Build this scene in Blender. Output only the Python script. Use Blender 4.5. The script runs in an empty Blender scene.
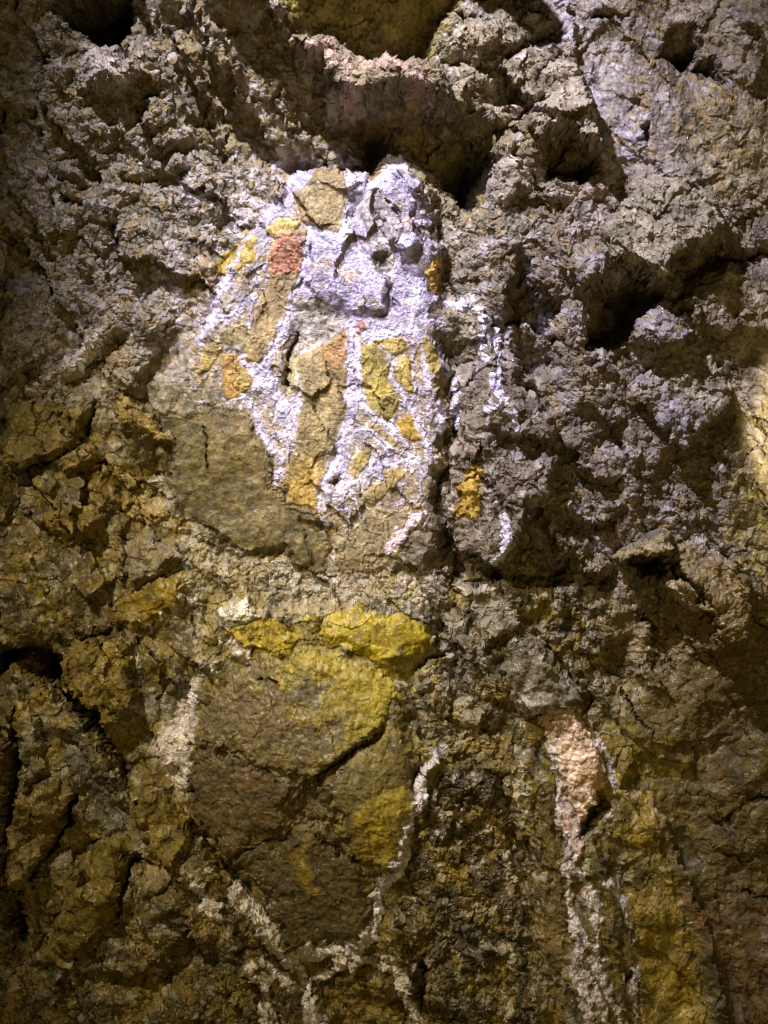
import bpy, math
import numpy as np

# ------------------------------------------------------------------ set-up
S = 3.0 / 1024.0          # metres per unit of the wall plan (1 unit = about 3 mm)
ZC = 1.6                  # height of the wall plan's centre
CAMD = 5.0                # camera distance
scene = bpy.context.scene
COL = scene.collection
rng = np.random.RandomState(7)

def sst(a, b, x):
    t = np.clip((x - a) / (b - a), 0, 1)
    return t * t * (3 - 2 * t)

# ------------------------------------------------------------------ noise
PERM = rng.permutation(1024)
GA = rng.rand(1024) * 2 * np.pi
GX, GY = np.cos(GA), np.sin(GA)
RND = rng.rand(5, 4096)

def h2(ix, iy, seed):
    return PERM[(PERM[(ix + seed * 57) & 1023] + iy + seed * 131) & 1023]

def perlin(x, y, seed=0):
    ix = np.floor(x).astype(np.int64); iy = np.floor(y).astype(np.int64)
    fx = x - ix; fy = y - iy
    ux = fx * fx * fx * (fx * (fx * 6 - 15) + 10); uy = fy * fy * fy * (fy * (fy * 6 - 15) + 10)
    def g(dx, dy):
        h = h2(ix + dx, iy + dy, seed)
        return GX[h] * (fx - dx) + GY[h] * (fy - dy)
    a = g(0, 0); b = g(1, 0); c = g(0, 1); d = g(1, 1)
    return (a + (b - a) * ux + (c - a) * uy + (a - b - c + d) * ux * uy) * 1.5

def fbm(x, y, scale, octv=4, seed=0, gain=0.5):
    r = 0; a = 1.0; f = 1.0 / scale
    for o in range(octv):
        r = r + a * perlin(x * f + 17.3 * o, y * f - 9.1 * o, seed + o); a *= gain; f *= 2.03
    return r

def worley(x, y, seed=0):
    ix = np.floor(x).astype(np.int64); iy = np.floor(y).astype(np.int64)
    F1 = np.full(x.shape, 9.0); F2 = F1.copy(); ID = np.zeros(x.shape, np.int64)
    DX = np.zeros(x.shape); DY = np.zeros(x.shape)
    for dx in (-1, 0, 1):
        for dy in (-1, 0, 1):
            h = h2(ix + dx, iy + dy, seed) + ((ix + dx) & 3) * 1024
            vx = ix + dx + 0.08 + 0.84 * RND[0][h] - x; vy = iy + dy + 0.08 + 0.84 * RND[1][h] - y
            d = np.sqrt(vx * vx + vy * vy)
            m = d < F1
            F2 = np.where(m, F1, np.minimum(F2, d))
            F1 = np.where(m, d, F1); ID = np.where(m, h, ID)
            DX = np.where(m, -vx, DX); DY = np.where(m, -vy, DY)
    return F1, F2, ID, DX, DY

def chunk(x, y, scale, seed, ang=0.0, stretch=1.0, slope=1.3, crease=0.0):
    """broken-rock facets: every cell its own level and tilt"""
    c, s = math.cos(ang), math.sin(ang)
    xr = (x * c + y * s) / (scale * stretch); yr = (-x * s + y * c) / scale
    F1, F2, ID, DX, DY = worley(xr, yr, seed)
    lev = RND[2][ID] - 0.5; gx = (RND[3][ID] - 0.5) * 2; gy = (RND[4][ID] - 0.5) * 2
    e = sst(0.0, 0.10, F2 - F1)
    return lev * 0.9 + slope * (gx * DX + gy * DY) * 0.8 - crease * (1 - e)

def clod(x, y, scale, seed, ang=0.0, stretch=1.0):
    """rounded lumps with creases between"""
    c, s = math.cos(ang), math.sin(ang)
    xr = (x * c + y * s) / (scale * stretch); yr = (-x * s + y * c) / scale
    F1, F2, ID, DX, DY = worley(xr, yr, seed)
    r = 0.30 + 0.7 * RND[2][ID]
    t = np.clip((F2 - F1) / 0.55, 0, 1)
    return r * np.sqrt(1 - (1 - t) ** 2) - 0.45

# ------------------------------------------------------------------ wall grid
def axis(lo, hi, m):
    a = np.arange(lo - 10, hi + 10.01, 1.0)
    o = np.cumsum(np.linspace(1.2, 4.0, m))
    return np.concatenate([a[0] - o[::-1], a, a[-1] + o])
UA = axis(0, 768, 64); VA = axis(0, 1024, 50)
U, V = np.meshgrid(UA, VA)
NV, NU = U.shape
WU = U + 5.0 * fbm(U, V, 42, 3, 11) + 1.6 * fbm(U, V, 9, 2, 15)
WV = V + 5.0 * fbm(U, V, 42, 3, 31) + 1.6 * fbm(U, V, 9, 2, 35)
H = np.zeros(U.shape)

NA = fbm(U, V, 95, 4, 51); NB = fbm(U, V, 26, 4, 61); NC = fbm(U, V, 8, 3, 71); ND = fbm(U, V, 3.0, 2, 81)

def bbox(pts, pad):
    p = np.array(pts, float)
    i0, i1 = np.searchsorted(UA, [p[:, 0].min() - pad, p[:, 0].max() + pad])
    j0, j1 = np.searchsorted(VA, [p[:, 1].min() - pad, p[:, 1].max() + pad])
    return slice(max(j0, 0), max(j1, 1)), slice(max(i0, 0), max(i1, 1))

def sdf(pts, x, y):
    """signed distance to a closed outline, positive inside"""
    p = np.array(pts, float); n = len(p)
    d = np.full(x.shape, 1e9); ins = np.zeros(x.shape, bool)
    for i in range(n):
        a = p[i]; b = p[(i + 1) % n]; e = b - a
        wx = x - a[0]; wy = y - a[1]
        t = np.clip((wx * e[0] + wy * e[1]) / max(e @ e, 1e-6), 0, 1)
        d = np.minimum(d, (wx - e[0] * t) ** 2 + (wy - e[1] * t) ** 2)
        if a[1] != b[1]:
            c = ((a[1] > y) != (b[1] > y)) & (x < (b[0] - a[0]) * (y - a[1]) / (b[1] - a[1]) + a[0])
            ins ^= c
    d = np.sqrt(d)
    return np.where(ins, d, -d)

def ldist(pts, x, y):
    """distance to an open polyline, its side, and the position along it (0..1)"""
    p = np.array(pts, float)[:, :2]
    seg = np.linalg.norm(p[1:] - p[:-1], axis=1); cum = np.concatenate([[0], np.cumsum(seg)])
    d = np.full(x.shape, 1e9); sd = np.zeros(x.shape); al = np.zeros(x.shape)
    for i in range(len(p) - 1):
        a = p[i]; e = p[i + 1] - a; L2 = max(e @ e, 1e-6)
        wx = x - a[0]; wy = y - a[1]
        t = np.clip((wx * e[0] + wy * e[1]) / L2, 0, 1)
        q = np.sqrt((wx - e[0] * t) ** 2 + (wy - e[1] * t) ** 2)
        m = q < d
        d = np.where(m, q, d); sd = np.where(m, e[0] * wy - e[1] * wx, sd)
        al = np.where(m, (cum[i] + seg[i] * t) / cum[-1], al)
    return d, np.sign(sd), al

# relief tools ------------------------------------------------------
def block(pts, h, bev=6, tilt=(0, 0), pad=12):
    """raise an outline by h with bevelled sides; tilt leans its face"""
    sl = bbox(pts, pad); x, y = WU[sl], WV[sl]
    m = sst(-bev * 0.4, bev * 0.6, sdf(pts, x, y))
    c = np.array(pts, float).mean(0)
    H[sl] += m * (h + tilt[0] * (x - c[0]) + tilt[1] * (y - c[1]))

def hollow(pts, d, bev=10, pad=30):
    sl = bbox(pts, pad)
    H[sl] -= d * sst(-bev * 0.25, bev, sdf(pts, WU[sl], WV[sl]))

def ledge(pts, d, w, lip=0, pad=None):
    """walking along pts the ground drops by d on the right (below) side and recovers over w"""
    pad = w + 12
    sl = bbox(pts, pad); q, s, al = ldist(pts, WU[sl], WV[sl])
    t = q * s
    fade = sst(0, 0.12, al) * sst(0, 0.12, 1 - al)
    fade = np.where((al <= 0) | (al >= 1), 0, fade)
    H[sl] -= d * fade * sst(-1.0, max(4.0, .4 * d), t) * np.clip(1 - t / w, 0, 1) ** 1.2
    if lip:
        H[sl] += lip * fade * np.exp(-(np.minimum(t, 0) / (0.5 * w)) ** 2) * sst(3, -2, t)

def crack(pts, w, d):
    sl = bbox(pts, 14); q, s, al = ldist(pts, WU[sl], WV[sl])
    ww = w * (0.45 + 0.55 * np.sin(np.pi * np.clip(al, 0, 1))) * (1 + 0.5 * NB[sl])
    H[sl] -= d * sst(1.0, 0.0, q / np.maximum(ww, 0.5))

def bump(u, v, ru, rv, h, ang=0):
    r = max(ru, rv) * 2.6
    sl = bbox([(u - r, v - r), (u + r, v + r)], 0)
    x = WU[sl] - u; y = WV[sl] - v; c, s = math.cos(ang), math.sin(ang)
    H[sl] += h * np.exp(-((x * c + y * s) / ru) ** 2 - ((-x * s + y * c) / rv) ** 2)

# ------------------------------------------------------------------ roughness character of each zone
R_big = np.ones(U.shape); R_mid = np.ones(U.shape); R_fine = np.ones(U.shape); R_clod = np.full(U.shape, 0.6)
def zone(pts, soft, big, mid, fine, clodv):
    m = sst(-soft, soft, sdf(pts, U + 8 * NB, V + 8 * NB))
    for A, v in ((R_big, big), (R_mid, mid), (R_fine, fine), (R_clod, clodv)):
        A += (v - A) * m

zone([(0, 30), (110, 40), (200, 0), (270, 0), (300, 150), (255, 230), (180, 330), (80, 390), (0, 400)], 15, 0.8, 0.75, 1.0, 1.0)   # crumbly slope
zone([(190, 0), (330, 20), (450, 90), (330, 160), (230, 165), (190, 90)], 12, 0.6, 0.7, 0.7, 0.6)   # shaded flutes
zone([(275, -60), (450, -60), (430, 62), (360, 55), (290, 40)], 10, 0.25, 0.35, 0.5, 0.15)                                          # overhanging slab
zone([(330, 100), (400, 95), (500, 130), (480, 215), (400, 175), (330, 160)], 12, 0.5, 0.8, 0.7, 0.4)   # hollow
zone([(450, 150), (600, 170), (800, 190), (800, 640), (600, 660), (450, 600)], 18, .45, .62, 1.0, .9)
zone([(560, -20), (790, -20), (790, 200), (700, 190), (590, 170), (560, 60)], 15, 0.3, 0.3, 0.65, 0.35)                             # pale smooth upper right
zone([(690, 280), (800, 260), (800, 600), (730, 560), (690, 420)], 15, 0.3, 0.4, 0.8, 0.3)
zone([(245, 235), (300, 165), (350, 165), (425, 190), (440, 330), (440, 470), (425, 560), (330, 570), (200, 540), (125, 400), (200, 300)], 8, 0.10, 0.14, 0.2, 0.05)   # crystal panel
zone([(165, 520), (300, 560), (430, 570), (430, 650), (300, 660), (200, 640)], 8, 0.25, 0.4, 0.9, 0.8)
zone([(200, 670), (300, 640), (420, 660), (415, 850), (370, 935), (290, 945), (230, 850), (190, 800)], 6, 0.10, 0.16, 0.35, 0.05)     # big boulder
zone([(0, 400), (120, 400), (175, 520), (200, 640), (190, 860), (130, 930), (0, 900)], 10, 0.6, 0.85, 0.6, 0.05)
zone([(-10, 900), (120, 930), (200, 880), (290, 960), (310, 1060), (-10, 1060)], 12, 0.4, 0.9, 1.3, 0.5)                            # scaly bottom left
zone([(440, 740), (500, 730), (540, 900), (560, 1060), (430, 1060), (390, 900)], 10, 0.4, 0.6, 1.2, 1.1)                            # cloddy bottom centre
zone([(600, 700), (800, 600), (800, 1080), (580, 1080)], 25, 0.3, 0.15, 0.3, 0.05)                                                   # smooth bottom right
zone([(500, 705), (610, 705), (650, 1060), (545, 1060)], 8, 0.25, 0.4, 0.6, 0.2)

# ------------------------------------------------------------------ large shape of the wall
H += 16 * NA * np.clip(1.25 * R_big, .12, 1)
H += -14 * sst(60, -160, U) + 10 * np.sin((V - 300) / 330.0)
H += 26 * np.exp(-((U - 600) / 170) ** 2 - ((V - 330) / 300) ** 2)      # right-hand mass bulges out
H += -30 * sst(650, 900, V) * sst(560, 700, U)
H += 0.05 * (V - 512) * sst(500, 900, V)

# ---- top: overhang, ridge, flutes, hollows
block([(262, -90), (480, -90), (452, 0), (432, 36), (424, 62), (378, 66), (352, 52), (330, 38), (292, 40), (280, 8)], -18, 14, (0.02, -1.05))
hollow([(40, -40), (128, -40), (126, 20), (118, 44), (95, 46), (80, 30), (62, 20), (45, 10)], 120, 14)
block([(200, -60), (262, -60), (270, 0), (292, 45), (320, 72), (336, 98), (400, 104), (372, 165), (330, 172), (290, 172), (262, 150), (236, 110), (212, 60), (196, 10)], 0, 26, (-0.2, -0.62))
block([(150, 60), (196, 40), (214, 80), (232, 150), (214, 164), (190, 130), (168, 110)], -4, 12, (-0.2, -0.4))
ledge([(122, 10), (128, 40), (140, 72), (150, 108), (158, 112)], 30, 40, 6)
ledge([(190, -10), (197, 25), (216, 58), (238, 95), (262, 122), (284, 160)], 38, 62, 12)
ledge([(180, 40), (196, 70), (204, 100), (218, 128), (232, 160)], 26, 36, 6)
ledge([(262, -10), (276, 18), (292, 40), (318, 66), (334, 92), (352, 96), (392, 96), (424, 104), (452, 114), (470, 132)], 46, 62, 14)
ledge([(276, 80), (292, 98), (306, 104), (320, 108)], 16, 34, 4)
block([(288, 38), (312, 38), (338, 34), (362, 50), (378, 62), (424, 63), (440, 84), (454, 112), (425, 100), (402, 92), (382, 100), (350, 94), (334, 90), (318, 66), (300, 52)], 20, 8, (0, 0.4))
hollow([(352, 108), (392, 104), (430, 108), (468, 122), (500, 128), (498, 160), (486, 208), (470, 216), (446, 204), (420, 178), (392, 170), (368, 178), (346, 168)], 46, 40)
hollow([(420, 150), (470, 130), (492, 150), (482, 212), (462, 214), (430, 190)], 42, 24)
# rows of knobs running down to the lower right, top right of the hollow
for a in (((462, 0), (440, 28), (420, 62), (402, 84)), ):
    ledge(a, 18, 40, 4)
ledge([(450, 52), (478, 62), (498, 50), (520, 60)], 18, 26, 4)
ledge([(500, 60), (520, 42), (540, 30), (552, 18)], 22, 22, 2)
ledge([(452, 120), (474, 118), (500, 124), (520, 110), (546, 100)], 16, 26, 3)
block([(548, 70), (572, 62), (586, 110), (600, 160), (570, 148), (552, 138), (536, 152), (524, 140), (530, 110)], 16, 8, (0.0, 0.25))
hollow([(540, 146), (556, 134), (572, 146), (600, 162), (590, 176), (572, 188), (548, 186), (538, 172)], 40, 14)
hollow([(655, 57), (662, 40), (674, 28), (697, 24), (709, 40), (703, 54), (694, 66), (684, 74), (672, 62)], 55, 12)
hollow([(688, 74), (700, 58), (713, 56), (722, 68), (732, 84), (722, 88), (704, 82)], 40, 9)
block([(709, 38), (722, 60), (736, 82), (752, 92), (768, 60), (750, 20), (720, 10)], 8, 10)
hollow([(580, 18), (600, 12), (622, 20), (632, 14), (624, 30), (604, 24)], 22, 7)
hollow([(732, 32), (752, 24), (762, 44), (750, 46)], 18, 7)
hollow([(636, 132), (646, 128), (651, 142), (644, 150), (638, 146)], 14, 5)
ledge([(566, -10), (572, 40), (578, 100), (584, 140)], -8, 30)
# right-hand big blocks
block([(612, 216), (636, 180), (683, 188), (706, 206), (712, 244), (690, 260), (664, 262), (652, 290), (625, 276), (606, 268), (600, 240)], 22, 14, (0.05, 0.30))
block([(545, 215), (590, 195), (612, 220), (606, 268), (600, 290), (570, 296), (548, 262)], 10, 12, (0.0, 0.28))
hollow([(572, 300), (600, 286), (626, 278), (648, 288), (658, 300), (650, 316), (626, 340), (606, 358), (578, 354), (574, 330)], 52, 15)
ledge([(664, 262), (690, 262), (712, 246), (740, 250), (768, 246), (800, 236)], 30, 30, 6)
block([(700, 272), (740, 256), (800, 255), (800, 330), (730, 340), (690, 330), (676, 306)], 10, 8)
hollow([(756, 296), (775, 288), (775, 304), (760, 306)], 18, 5)
hollow([(540, 290), (556, 310), (556, 370), (536, 386), (510, 376), (502, 344), (500, 300), (515, 262), (530, 268)], 40, 16)
block([(505, 330), (525, 322), (545, 340), (548, 375), (524, 388), (506, 376)], 16, 8, (-0.2, -0.2))
ledge([(482, 276), (504, 294), (536, 330), (560, 356)], -12, 26)
block([(630, 385), (655, 352), (700, 360), (730, 392), (726, 406), (693, 432), (675, 450), (650, 432), (634, 410)], 8, 7, (0.0, 0.16))
block([(640, 300), (672, 308), (676, 345), (650, 362), (622, 346)], 12, 7, (0, 0.1))
ledge([(632, 402), (650, 434), (676, 452), (694, 434), (728, 408)], 8, 20)
# buttress right of the panel
block([(440, 312), (470, 302), (492, 330), (520, 392), (546, 420), (552, 470), (520, 520), (492, 585), (455, 580), (442, 560), (436, 480), (446, 420), (438, 370)], 14, 14, (0.05, 0.03))
hollow([(440, 330), (452, 352), (450, 390), (462, 430), (458, 470), (450, 500), (456, 540), (470, 560), (466, 622), (446, 612), (436, 560), (436, 470), (442, 420)], 22, 16)
hollow([(446, 552), (470, 548), (500, 560), (508, 576), (490, 585), (470, 588), (452, 580)], 34, 8)
block([(458, 588), (490, 580), (512, 592), (520, 622), (498, 630), (482, 648), (470, 618)], 14, 8, (-0.1, 0.2))
hollow([(466, 600), (478, 618), (488, 646), (478, 642), (468, 622)], 18, 5)
block([(495, 646), (510, 628), (541, 635), (557, 669), (578, 687), (562, 704), (515, 706), (505, 680)], 16, 10, (0.15, 0.1))
ledge([(556, 664), (580, 688), (600, 696)], 14, 22)
ledge([(506, 570), (526, 560), (545, 570), (560, 545)], 24, 26, 4)
ledge([(530, 490), (548, 520), (560, 560), (590, 575), (610, 560)], 22, 30, 6)
for p in (((560, 440), (580, 470), (600, 480), (620, 474)), ((556, 510), (590, 520), (612, 512)), ((500, 430), (530, 444), (552, 440))):
    ledge(p, 15, 24, 4)
block([(612, 556), (636, 538), (655, 528), (662, 534), (661, 552), (640, 556), (622, 562)], 18, 6, (0, 0.3))
hollow([(620, 556), (660, 552), (662, 566), (654, 580), (640, 578), (626, 568)], 34, 6)
block([(663, 552), (672, 540), (693, 541), (722, 562), (740, 590), (735, 640), (705, 640), (706, 610), (690, 590), (670, 585)], 14, 9, (0.05, 0.2))
hollow([(662, 560), (676, 572), (694, 586), (706, 604), (696, 600), (676, 586), (664, 578)], 22, 5)
block([(652, 582), (664, 573), (686, 582), (706, 606), (690, 606), (668, 596)], 12, 5)
crack([(640, 612), (648, 630), (651, 650)], 4, 18)
ledge([(560, 640), (590, 650), (630, 630)], 10, 24)
crack([(616, 690), (636, 716), (652, 736)], 3, 10)

# ---- the crystal panel
block([(246, 236), (272, 205), (300, 165), (335, 158), (352, 172), (378, 184), (396, 170), (412, 182), (428, 206), (434, 240), (436, 300), (440, 330), (438, 390), (440, 430), (434, 500), (424, 560), (372, 578), (330, 566), (240, 548), (180, 515), (170, 470), (126, 395), (196, 350)], 12, 18, (0.03, -0.05))
ledge([(440, 575), (430, 548), (439, 520), (429, 492), (441, 462), (434, 440), (447, 412), (438, 388), (446, 366), (436, 345), (440, 326)], 30, 46, 3)
hollow([(296, 305), (322, 300), (352, 318), (352, 330), (318, 352), (292, 380), (284, 392), (280, 372), (290, 340)], 5, 10)
hollow([(283, 392), (278, 380), (288, 358), (296, 330), (300, 336), (295, 364), (288, 388)], 16, 5)
block([(300, 236), (350, 225), (378, 262), (392, 290), (384, 318), (352, 316), (318, 300), (302, 280)], 5, 14, (0.06, 0.0))
hollow([(372, 258), (384, 252), (394, 262), (390, 276), (376, 274)], 14, 6)
hollow([(348, 200), (362, 196), (366, 214), (356, 226), (350, 220)], 10, 6)
hollow([(384, 300), (396, 290), (394, 316), (384, 326), (372, 322)], 9, 9)
block([(372, 190), (398, 178), (414, 206), (420, 250), (404, 262), (386, 244)], 12, 8, (-0.1, 0.1))
crack([(384, 206), (396, 218), (408, 232)], 2.5, 10)
block([(318, 360), (346, 354), (346, 396), (330, 460), (318, 500), (290, 500), (302, 450), (303, 370)], 1, 8, (0.02, 0))
hollow([(330, 482), (340, 470), (344, 486), (336, 500)], 12, 5)
ledge([(160, 520), (200, 538), (240, 552), (285, 550), (310, 575), (350, 576)], 4, 26)
crack([(203, 425), (206, 442), (208, 470)], 1.8, 6)

# ---- below the panel: crust bank, sulphur stones, big boulder
block([(190, 655), (230, 600), (320, 605), (430, 612), (432, 655), (395, 668), (300, 645), (250, 655), (215, 690)], 10, 18)
block([(200, 735), (214, 690), (236, 668), (265, 650), (300, 642), (330, 655), (370, 662), (402, 684), (412, 722), (414, 790), (408, 830), (396, 862), (372, 873), (370, 920), (357, 931), (325, 933), (291, 943), (278, 910), (273, 889), (252, 871), (232, 848), (195, 808), (193, 770)], 11, 26, (0.02, -0.04))
ledge([(384, 715), (360, 735), (326, 758), (312, 772)], 0, 10)
hollow([(388, 716), (362, 734), (328, 757), (316, 772), (306, 772), (298, 786), (288, 800), (290, 815), (300, 822), (320, 820), (345, 840), (358, 852), (340, 828), (328, 800), (326, 776), (340, 760), (366, 742), (386, 728)], 10, 9)
bump(300, 745, 90, 85, 20)
bump(365, 785, 40, 60, 8)
crack([(200, 742), (226, 746), (260, 756), (284, 766)], 2, 3)
crack([(232, 848), (262, 836), (285, 832), (300, 822)], 2.5, 5)
crack([(318, 770), (340, 754), (362, 738), (386, 718)], 3.5, 12)
crack([(320, 824), (346, 842), (362, 852)], 3.0, 12)
crack([(192, 818), (212, 836), (232, 858), (250, 878), (276, 906)], 5, 22)
crack([(262, 672), (272, 674), (284, 680)], 3.5, 12)
ledge([(276, 915), (292, 940), (325, 930), (360, 928), (372, 905)], 5, 14)
block([(320, 975), (346, 962), (372, 957), (392, 968), (400, 1000), (412, 1030), (420, 1080), (330, 1080), (332, 1024)], -6, 6)
ledge([(392, 905), (410, 960), (425, 1000), (450, 1030)], -14, 20)
hollow([(414, 950), (426, 940), (432, 960), (424, 1000), (440, 1020), (424, 1020), (412, 990)], 20, 8)
hollow([(432, 888), (450, 880), (446, 892), (436, 894)], 10, 4)

# ---- left side stones
block([(16, 406), (60, 403), (89, 411), (86, 430), (65, 457), (34, 464), (12, 474), (4, 440)], 12, 7, (0.05, 0.2))
crack([(2, 478), (18, 472), (36, 464), (64, 458), (84, 436), (94, 422)], 4, 18)
block([(66, 459), (91, 440), (101, 453), (86, 470), (70, 476)], 10, 5, (0, 0.15))
block([(30, 470), (70, 474), (88, 470), (120, 500), (90, 540), (40, 520)], 6, 7, (0, 0.15))
ledge([(60, 386), (84, 366), (108, 342), (128, 330)], 16, 24, 5)
block([(122, 394), (141, 406), (158, 421), (176, 450), (150, 440), (126, 428)], 12, 6, (-0.3, 0.0))
block([(112, 612), (135, 586), (167, 572), (187, 578), (187, 602), (159, 620), (146, 630), (117, 625)], 6, 6)
block([(118, 556), (145, 533), (176, 542), (182, 560), (160, 573), (132, 586)], 10, 6, (0.1, 0.1))
block([(64, 656), (86, 642), (117, 641), (128, 654), (135, 680), (143, 693), (125, 719), (109, 724), (99, 703), (70, 685)], 16, 7, (0.05, 0.1))
hollow([(48, 682), (70, 688), (98, 706), (110, 728), (118, 745), (108, 744), (86, 716), (60, 700)], 90, 8)
hollow([(-20, 636), (10, 644), (40, 640), (62, 656), (66, 684), (46, 690), (20, 668), (-20, 690)], 80, 14)
block([(167, 690), (178, 674), (187, 676), (184, 690), (170, 697)], 6, 4)
crack([(78, 634), (95, 628), (110, 626)], 3, 10)
crack([(100, 700), (124, 712)], 2, 6)
block([(16, 813), (29, 790), (65, 776), (76, 788), (62, 826), (40, 868), (23, 872)], 18, 8, (-0.2, 0.0))
block([(99, 839), (122, 834), (133, 852), (128, 876), (115, 912), (94, 938), (76, 946), (62, 925), (74, 871)], 18, 9, (0.15, -0.05))
ledge([(74, 872), (84, 862), (98, 862)], 12, 12)
hollow([(62, 826), (74, 790), (84, 790), (80, 815), (66, 830), (46, 868), (38, 872)], 70, 7)
hollow([(12, 890), (26, 892), (34, 910), (36, 930), (22, 938), (12, 920)], 45, 8)
block([(141, 798), (161, 787), (193, 811), (196, 839), (180, 859), (154, 845), (143, 824)], 10, 6, (0.05, 0))
block([(-60, 700), (12, 740), (15, 870), (-60, 880)], 26, 8)
hollow([(12, 720), (24, 700), (30, 740), (22, 800), (14, 830)], 80, 7)
block([(26, 700), (34, 680), (44, 720), (52, 760), (30, 790), (24, 750)], 12, 6)
ledge([(60, 716), (84, 740), (120, 790), (136, 820)], 10, 22)
crack([(110, 742), (126, 764), (134, 782)], 3, 14)
block([(150, 858), (166, 855), (173, 868), (168, 884), (154, 886)], 8, 4)
block([(128, 866), (138, 862), (143, 876), (136, 894), (127, 892)], 8, 4)
hollow([(50, 150), (60, 144), (66, 150), (58, 156)], 14, 4)
hollow([(54, 182), (66, 188), (84, 200), (84, 208), (68, 206), (56, 194)], 22, 5)
ledge([(50, 162), (66, 170), (84, 178)], 14, 18, 6)
block([(88, 60), (106, 40), (120, 38), (120, 52), (141, 70), (142, 80), (128, 92), (112, 96), (92, 100), (80, 88), (80, 72)], 14, 9, (0.1, 0.15))
hollow([(142, 78), (156, 84), (160, 100), (150, 108), (138, 100)], 24, 6)
ledge([(150, 146), (166, 150), (186, 140), (200, 132)], 16, 24, 5)
ledge([(112, 168), (138, 172), (170, 168), (194, 160)], 15, 20, 4)
ledge([(0, 180), (30, 215), (44, 240), (56, 260)], 18, 30, 6)
ledge([(108, 138), (122, 142)], 10, 10, 0)

# ---- bottom right: flowstone, columns, smooth dark wall
block([(541, 706), (570, 704), (590, 735), (598, 772), (588, 800), (596, 850), (610, 880), (628, 1060), (560, 1060), (560, 900), (552, 800)], 12, 10, (0, 0))
block([(510, 722), (541, 708), (550, 760), (552, 820), (562, 880), (562, 980), (540, 960), (536, 880), (524, 820), (508, 760)], 6, 8)
hollow([(578, 806), (596, 786), (604, 802), (592, 824), (580, 830)], 22, 5)
hollow([(490, 764), (504, 770), (520, 830), (540, 860), (534, 900), (518, 880), (500, 830)], 14, 8)
ledge([(655, 790), (668, 830), (690, 872), (705, 920), (720, 980), (740, 1030)], -14, 30)
crack([(712, 822), (730, 815), (744, 800), (775, 788)], 2.5, 9)
crack([(720, 854), (745, 856), (775, 852)], 2.2, 8)
crack([(734, 888), (754, 896), (778, 906)], 3.5, 12)
ledge([(600, 710), (640, 740), (690, 740), (730, 730)], 6, 20)

H *= 1.3 + .5 * sst(440, 470, U) * sst(640, 560, V)
for p, d, b in (([(98, 742), (112, 752), (128, 790), (140, 800), (134, 770), (122, 748)], 40, 6), ([(132, 852), (142, 846), (150, 856), (140, 864), (128, 900), (118, 918), (122, 890)], 30, 6),
                ([(196, 812), (212, 832), (236, 866), (276, 908), (274, 914), (246, 888), (214, 856), (194, 826)], 36, 6), ([(0, 860), (22, 876), (30, 888), (14, 890), (0, 880)], 40, 7),
                ([(244, 962), (262, 972), (280, 1000), (290, 1018), (278, 1010), (258, 990)], 34, 7), ([(80, 638), (96, 628), (112, 626), (110, 632), (92, 638)], 26, 4),
                ([(96, 398), (100, 420), (88, 440), (72, 456), (66, 458), (86, 436), (92, 416)], 34, 5), ([(96, 470), (102, 456), (106, 462), (102, 476)], 26, 4),
                ([(136, 600), (150, 596), (160, 604), (150, 640), (128, 640)], 0, 5), ([(300, 520), (340, 524), (338, 580), (316, 572)], 6, 6),
                ([(20, 876), (60, 872), (66, 900), (64, 930), (40, 948), (30, 910)], 14, 12), ([(60, 950), (130, 960), (190, 930), (240, 950), (200, 975), (100, 985)], 16, 16)):
    hollow(p, d, b)
MACRO = H.copy()

# ------------------------------------------------------------------ broken-rock relief
dia = 0.95
H += R_big * 30 * chunk(WU, WV, 62, 101, dia, 1.8, 1.3, .05)
H += R_mid * 13 * chunk(WU, WV, 27, 111, dia, 1.7, 1.3, .06)
H += R_mid * R_clod * 10.0 * clod(WU, WV, 24, 121, dia, 1.4)
H += R_fine * (4.0 - 2.4 * np.clip(R_clod, 0, 1.3)) * chunk(WU, WV, 12, 131, 0.4, 1.2)
H += R_fine * R_clod * 4.2 * clod(WU, WV, 10.5, 141) + R_fine * R_clod * 4.5 * clod(WU + 7, WV, 15, 143)
H += R_fine * .8 * chunk(U, V, 5.2, 151)
H += R_fine * R_clod * 1.8 * clod(U, V, 4.2, 161)
H += (1 - np.clip(R_fine, 0, 1)) * (1.3 * fbm(WU, WV, 17, 4, 171, .6) + 3.5 * fbm(WU, WV, 44, 3, 175))
H += (0.25 + 0.75 * R_fine) * (1.1 * NC + 0.35 * ND)

RELIEF = H - MACRO
# ------------------------------------------------------------------ colour of the rock: stains, minerals and some painted light
T = np.zeros(U.shape + (3,))
def lin(*c): return np.array(c, float)
GREY = lin(.215, .185, .115); TAN = lin(.26, .20, .105); OLIVE = lin(.17, .13, .04); OCHRE = lin(.33, .225, .055)
YEL = lin(.55, .42, .035); WHITE = lin(.74, .72, .84); PINK = lin(.52, .36, .34); RUST = lin(.33, .15, .06)
BROWN = lin(.17, .115, .06); DARK = lin(.075, .065, .05); SLATE = lin(.12, .125, .13); LILAC = lin(.42, .39, .48)
T[:] = GREY
def mix(m, c, sl=None):
    m = np.clip(m, 0, 1)[..., None]
    if sl is None: T[:] = T * (1 - m) + c * m
    else: T[sl] = T[sl] * (1 - m) + c * m
def stain_or_glow(pts, c, soft=14, k=1.0, grain=10):  # soft patch of colour
    sl = bbox(pts, soft * 2 + 25)
    d = sdf(pts, WU[sl], WV[sl]) + grain * NB[sl] + 0.35 * grain * NC[sl]
    mix(k * sst(-soft, soft, d), c, sl)
def dust(thr, wid, c, n, k=1.0, where=None):
    m = k * sst(thr, thr + wid, n)
    mix(m if where is None else m * where, c)

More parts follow.
